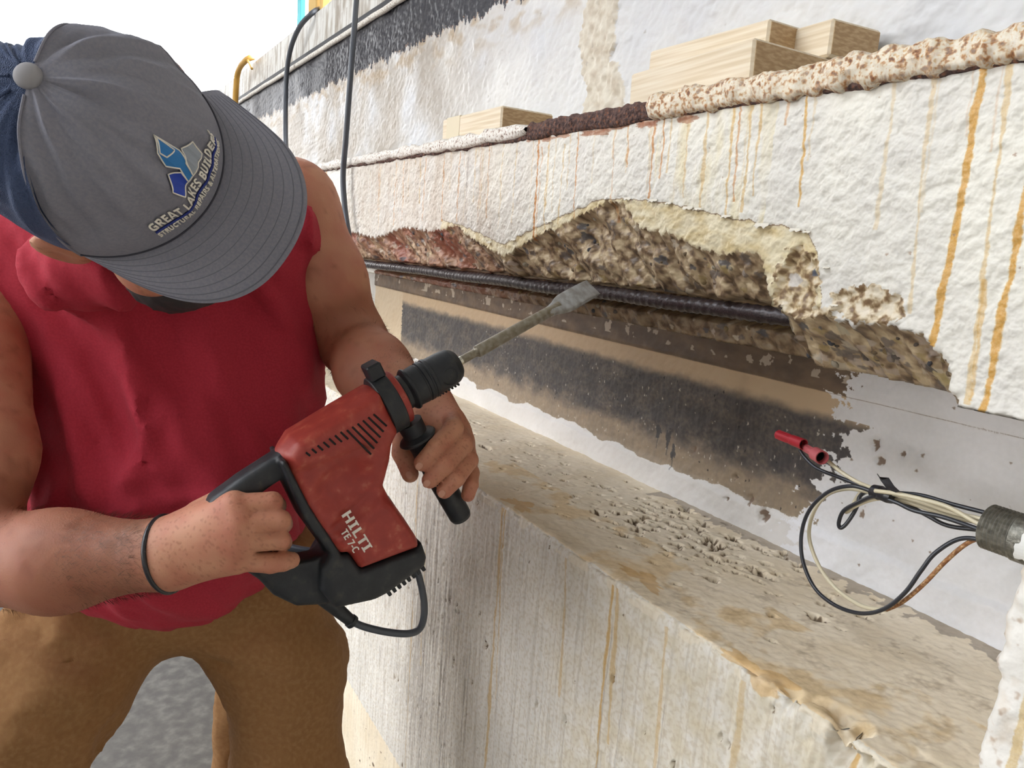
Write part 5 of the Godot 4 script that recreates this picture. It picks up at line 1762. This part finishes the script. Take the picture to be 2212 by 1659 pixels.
func trousers(root: Node3D, home: Transform3D) -> void:
	var s := Solid.new(Vector3(-1.75, -1.42, -0.56), Vector3(-0.70, -0.22, 0.42), 0.0125)
	var rk := at(-12, 1700, 0.985)
	var lk := at(622, 1690, 1.16)
	s.ball(at(372, 1240, 1.16), Vector3(0.185, 0.115, 0.135), eye, 0.03)
	s.limb(at(235, 1285, 1.13), at(86, 1500, 1.04), 0.118, 0.106, 0.03)
	s.limb(at(86, 1500, 1.04), rk, 0.106, 0.094, 0.05)
	s.limb(at(540, 1250, 1.20), at(640, 1215, 1.22), 0.10, 0.085, 0.04)
	s.limb(at(540, 1265, 1.18), at(612, 1430, 1.18), 0.112, 0.094, 0.025)
	s.limb(at(612, 1430, 1.18), lk, 0.094, 0.084, 0.04)
	var ra := Vector3(rk.x - 0.20, -1.37, rk.z + 0.06)
	var la := Vector3(lk.x - 0.14, -1.37, lk.z + 0.06)
	s.limb(rk, ra, 0.096, 0.066, 0.03)
	s.limb(lk, la, 0.088, 0.066, 0.03)
	s.limb(at(512, 1490, 1.30), at(506, 1760, 1.32), 0.035, 0.045, 0.012)
	var n := noise(9.0, 93, 2)
	var inv := eye.transposed()
	s.shift(func(p: Vector3) -> float:
		var c := inv * p
		var r := Vector2(c.x + 0.49, c.y + 0.37)   # pulls radiate from the crotch
		var a := atan2(r.y, r.x + 0.0001)
		var d := r.length()
		var w := n.get_noise_3d(c.x, c.y, c.z)
		return n.get_noise_3d(c.x * 0.8, c.y * 0.8, c.z * 0.8) * 0.008 + pow(absf(sin(a * 4.5 + w * 2.2 + 0.6)), 5.0) * 0.012 * smoothstep(0.02, 0.09, d) * smoothstep(0.42, 0.12, d) + pow(absf(sin(c.y * 21.0 + c.x * 9.0 + w * 3.0)), 6.0) * 0.007 * smoothstep(0.10, 0.2, d), 0.08)
	put("trousers", solid_mesh([s]), mats.trousers, root, home)
	for a: Vector3 in [ra, la]:
		var b := Solid.new(Vector3(a.x - 0.12, -1.46, a.z - 0.09), Vector3(a.x + 0.24, -1.28, a.z + 0.09), 0.008)
		b.limb(Vector3(a.x, -1.34, a.z), Vector3(a.x - 0.02, -1.41, a.z), 0.05, 0.045, 0.02)
		b.ball(Vector3(a.x + 0.07, -1.415, a.z), Vector3(0.13, 0.04, 0.052), Basis(), 0.03)
		b.ball(Vector3(a.x + 0.05, -1.51, a.z), Vector3(0.4, 0.06, 0.2), Basis(), 0.004, true)
		put("boot", solid_mesh([b]), mats.boot, root, home)


func crown_curve(phi: float) -> float:   # fuller at the sides, sloping at the front
	var e := lerpf(0.60, 0.92, smoothstep(0.25, 0.95, cos(phi)))
	return lerpf(e, 0.58, smoothstep(0.1, 0.8, sin(phi)))


# point on the crown: azimuth from the front, height 0..1
func crown_point(phi: float, v: float, out := 0.0) -> Vector3:
	var th := v * PI / 2.0
	var s := pow(cos(th), crown_curve(phi))
	var up := pow(sin(th), 0.92)
	var a := 0.102 if cos(phi) > 0.0 else lerpf(0.102, 0.080, minf(1.0, -cos(phi) * 2.0))
	var fold: FastNoiseLite = heights.fold
	var dip := fold.get_noise_2d(phi * 2.2, v * 0.8) * 0.009 * smoothstep(1.0, 0.8, v) * smoothstep(0.02, 0.3, v)
	var k := 1.0 + (out + dip) / 0.09
	return Vector3(a * cos(phi) * s * k + 0.008 * up, (0.088 if sin(phi) > 0.0 else 0.095) * sin(phi) * s * k * (1.0 - (0.58 * smoothstep(-0.2, 0.6, -cos(phi)) if sin(phi) > 0.0 else 0.0)) - 0.005 * up, 0.124 * up + (out + dip) * up + 0.006)


func cap(root: Node3D, frame: Transform3D) -> void:
	var fold := noise(1.0, 95, 3)
	heights.fold = fold
	var c := base("cap", frame, root)
	tag(c, "grey and navy trucker cap with an embroidered builder's emblem")
	var edge := deg_to_rad(66)
	var panel := func(a0: float, a1: float, nu: int, out: float) -> ArrayMesh:
		var pts := PackedVector3Array()
		for side in 2:
			for j in 41:
				var v := (j if side == 0 else 40 - j) / 40.0
				for i in nu:
					var grow := deg_to_rad(34) * smoothstep(0.0, 0.5, v)
					var b0 := a0 + (grow if a0 > 0.0 else 0.0)
					var b1 := a1 + (grow if a0 < 0.0 else 0.0)
					pts.append(crown_point(lerpf(b0, b1, float(i) / (nu - 1)), v * 0.999, out - side * 0.003))
		return sheet(nu, 82, pts, PackedVector2Array(), true)
	put("front_panel", panel.call(-edge, edge, 70, 0.0012), mats.cap_front, c)
	put("mesh_panel", panel.call(edge - 0.03, TAU - edge + 0.03, 110, 0.0), mats.cap_mesh, c)
	var btn := Solid.new(Vector3(-0.014, -0.014, -0.01), Vector3(0.014, 0.014, 0.012), 0.0015)
	btn.ball(Vector3.ZERO, Vector3(0.0095, 0.0095, 0.0062), Basis(), 0.001)
	put("button", solid_mesh([btn]), mats.button, c, Transform3D(Basis(), Vector3(0.008, -0.005, 0.132)))
	for sgn: float in [-1.0, 1.0]:
		var seam := PackedVector3Array()
		for j in 34:
			seam.append(crown_point(sgn * edge + (deg_to_rad(34) * smoothstep(0.0, 0.5, j / 34.0) if sgn > 0.0 else 0.0), j / 34.0, 0.0016))
		put("panel_seam", tube(seam, 0.0011, 6), mats.cap_front, c)
	for ph: float in [2.5, -1.95, -2.7]:
		var seam := PackedVector3Array()
		for j in 34:
			seam.append(crown_point(ph, j / 34.0, 0.0008))
		put("panel_seam", tube(seam, 0.0013, 6), mats.cap_mesh, c)
	# brim
	var bp := PackedVector3Array()
	var nu := 61
	var brim_at := func(i: int, r: float) -> Vector3:
		var t := lerpf(-1.0, 1.0, i / 60.0)
		var inner := crown_point(t * edge * 1.04, 0.0, 0.0)
		var ps := t * deg_to_rad(87)
		var outer := Vector3(0.040 + 0.138 * pow(maxf(cos(ps), 0.0), 0.72), (0.100 if t > 0.0 else 0.086) * signf(sin(ps)) * pow(absf(sin(ps)), 0.9), 0.0)
		outer.x -= 0.018 * smoothstep(0.7, 1.0, t)
		var p := inner.lerp(outer, r)
		p.z = 0.007 - 0.012 * r - 1.1 * p.y * p.y * (0.3 + 0.7 * r)
		return p
	for side in 2:
		for j in 15:
			var r := (j if side == 0 else 14 - j) / 14.0
			var thick := 0.0016 * sqrt(maxf(0.0, 1.0 - pow(r, 8.0)))
			for i in nu:
				bp.append(brim_at.call(i, r) + Vector3(0, 0, thick if side == 0 else -thick))
	put("brim", sheet(nu, 30, bp, PackedVector2Array(), false), mats.cap_front, c)
	for q: float in [0.12, 0.24, 0.36, 0.48, 0.60, 0.72, 0.84, 0.95]:
		var row := PackedVector3Array()
		for i in range(1, 60):
			row.append(brim_at.call(i, q) + Vector3(0, 0, 0.0013))
		put("brim_stitching", tube(row, 0.0005, 5), mats.brim_stitch, c)
	var hem := PackedVector3Array()
	for i in 61:
		hem.append(crown_point(lerpf(-edge, edge, i / 60.0), 0.012, 0.0016))
	put("hem_stitching", tube(hem, 0.0010, 5), mats.stitch, c)
	# embroidery: flat shapes bent onto the front panel; x runs to the wearer's left, y toward the button
	var bend := func(m: ArrayMesh, raise: float) -> ArrayMesh:
		var arr := m.surface_get_arrays(0)
		var v: PackedVector3Array = arr[Mesh.ARRAY_VERTEX]
		var idx := PackedInt32Array()
		if arr[Mesh.ARRAY_INDEX] != null: idx = arr[Mesh.ARRAY_INDEX]
		else: idx = PackedInt32Array(range(v.size()))
		for i in v.size():
			v[i] = on_crown(v[i].x, v[i].y, raise + v[i].z)
		var arr2 := []
		arr2.resize(Mesh.ARRAY_MAX)
		arr2[Mesh.ARRAY_VERTEX] = v
		arr2[Mesh.ARRAY_INDEX] = idx
		var st := SurfaceTool.new()
		st.create_from_arrays(arr2)
		st.deindex()
		st.generate_normals()
		return st.commit()
	var line := letters("GREAT LAKES BUILDERS", "Droid Sans", 700, 0.0105, 0.0008)
	put("name_lettering", bend.call(squeezed(line, 0.096, 0.0385), 0.0028), mats.thread_light, c)
	var line2 := letters("STRUCTURAL REPAIRS & ALTERATIONS", "Droid Sans", 700, 0.0068, 0.0008)
	put("motto_lettering", bend.call(squeezed(line2, 0.096, 0.0265), 0.0028), mats.thread_light, c)
	var rule := PackedVector3Array()
	for i in 60:
		rule.append(on_crown(-0.040 + 0.096 * i / 59.0, 0.0350, 0.0024))
	put("underline", tube(rule, 0.0010, 6), mats.thread_navy, c)
	var patch := func(called: String, pts: Array, m: Material) -> void:
		var o := PackedVector2Array()
		for i in range(0, pts.size(), 2):
			o.append(Vector2(pts[i] * 1.05 + 15.0, (pts[i + 1] - 42.0) * 1.12 + 54.0) * 0.001)
		put(called, draped(o, func(q: Vector2) -> Vector3: return on_crown(q.x, q.y, 0.0030), 0.0022), m, c)
		var dense := PackedVector2Array()
		for i in o.size():
			for k in 5:
				dense.append(o[i].lerp(o[(i + 1) % o.size()], k / 5.0))
		var ring := PackedVector3Array()
		for q in dense:
			ring.append(on_crown(q.x, q.y, 0.0033))
		ring.append(ring[0])
		put("emblem_outline", tube(ring, 0.0006, 5), mats.thread_light, c)
	patch.call("emblem_house", [-19, 42, -8, 42, -6.5, 53, -14, 61, -22, 54], mats.thread_royal)
	patch.call("emblem_house", [-8, 42, -2, 42, 1, 52, 6, 62, 2, 80, -7, 74, -10, 64, -5, 56, -6.5, 50], mats.thread_blue)
	patch.call("emblem_window", [-5, 68, 3, 66, 2, 79, -6, 73], mats.thread_blue)
	patch.call("emblem_tower", [-2, 42, 17, 42, 19, 54, 9, 60, 1, 54], mats.thread_grey)


func on_crown(x: float, y: float, raise: float) -> Vector3:
	var v := asin(clampf(pow(clampf((y - 0.006) / 0.124, 0.0, 1.0), 1.0 / 0.92), 0.0, 1.0)) / (PI / 2.0)
	var phi := x / 0.093
	for k in 3:
		phi = x / (0.093 * maxf(pow(cos(v * PI / 2.0), crown_curve(phi)), 0.3))
	return crown_point(phi, v, raise)


# fits lettering to a width, its base line at y
func squeezed(m: ArrayMesh, width: float, y: float) -> ArrayMesh:
	var arr := m.surface_get_arrays(0)
	var v: PackedVector3Array = arr[Mesh.ARRAY_VERTEX]
	var lo := v[0]
	var hi := v[0]
	for p in v:
		lo = lo.min(p)
		hi = hi.max(p)
	for i in v.size():
		v[i].x = (v[i].x - (lo.x + hi.x) / 2.0) * width / (hi.x - lo.x) + 0.008
		v[i].y = v[i].y - lo.y + y
	arr[Mesh.ARRAY_VERTEX] = v
	var out := ArrayMesh.new()
	out.add_surface_from_arrays(Mesh.PRIMITIVE_TRIANGLES, arr)
	return out


# a flat outline laid over a curved surface in small cells
func draped(outline: PackedVector2Array, lay: Callable, cell: float) -> ArrayMesh:
	var lo := outline[0]
	var hi := outline[0]
	for q in outline:
		lo = lo.min(q)
		hi = hi.max(q)
	var st := SurfaceTool.new()
	st.begin(Mesh.PRIMITIVE_TRIANGLES)
	for j in int(ceil((hi.y - lo.y) / cell)):
		for i in int(ceil((hi.x - lo.x) / cell)):
			var a := lo + Vector2(i, j) * cell
			var sq := PackedVector2Array([a * 1000.0, (a + Vector2(cell, 0)) * 1000.0, (a + Vector2(cell, cell)) * 1000.0, (a + Vector2(0, cell)) * 1000.0])
			var big := PackedVector2Array()
			for q in outline:
				big.append(q * 1000.0)
			for piece in Geometry2D.intersect_polygons(sq, big):
				var tri := Geometry2D.triangulate_polygon(piece)
				for k in range(0, tri.size(), 3):
					var p: Array[Vector3] = []
					for e in 3:
						p.append(lay.call(piece[tri[k + e]] * 0.001))
					var n := (p[2] - p[0]).cross(p[1] - p[0])
					var out: Vector3 = lay.call(piece[tri[k]] * 0.001)
					for e: int in [0, 1, 2]:
						st.set_normal(n.normalized())
						st.add_vertex(p[e])
	return st.commit()
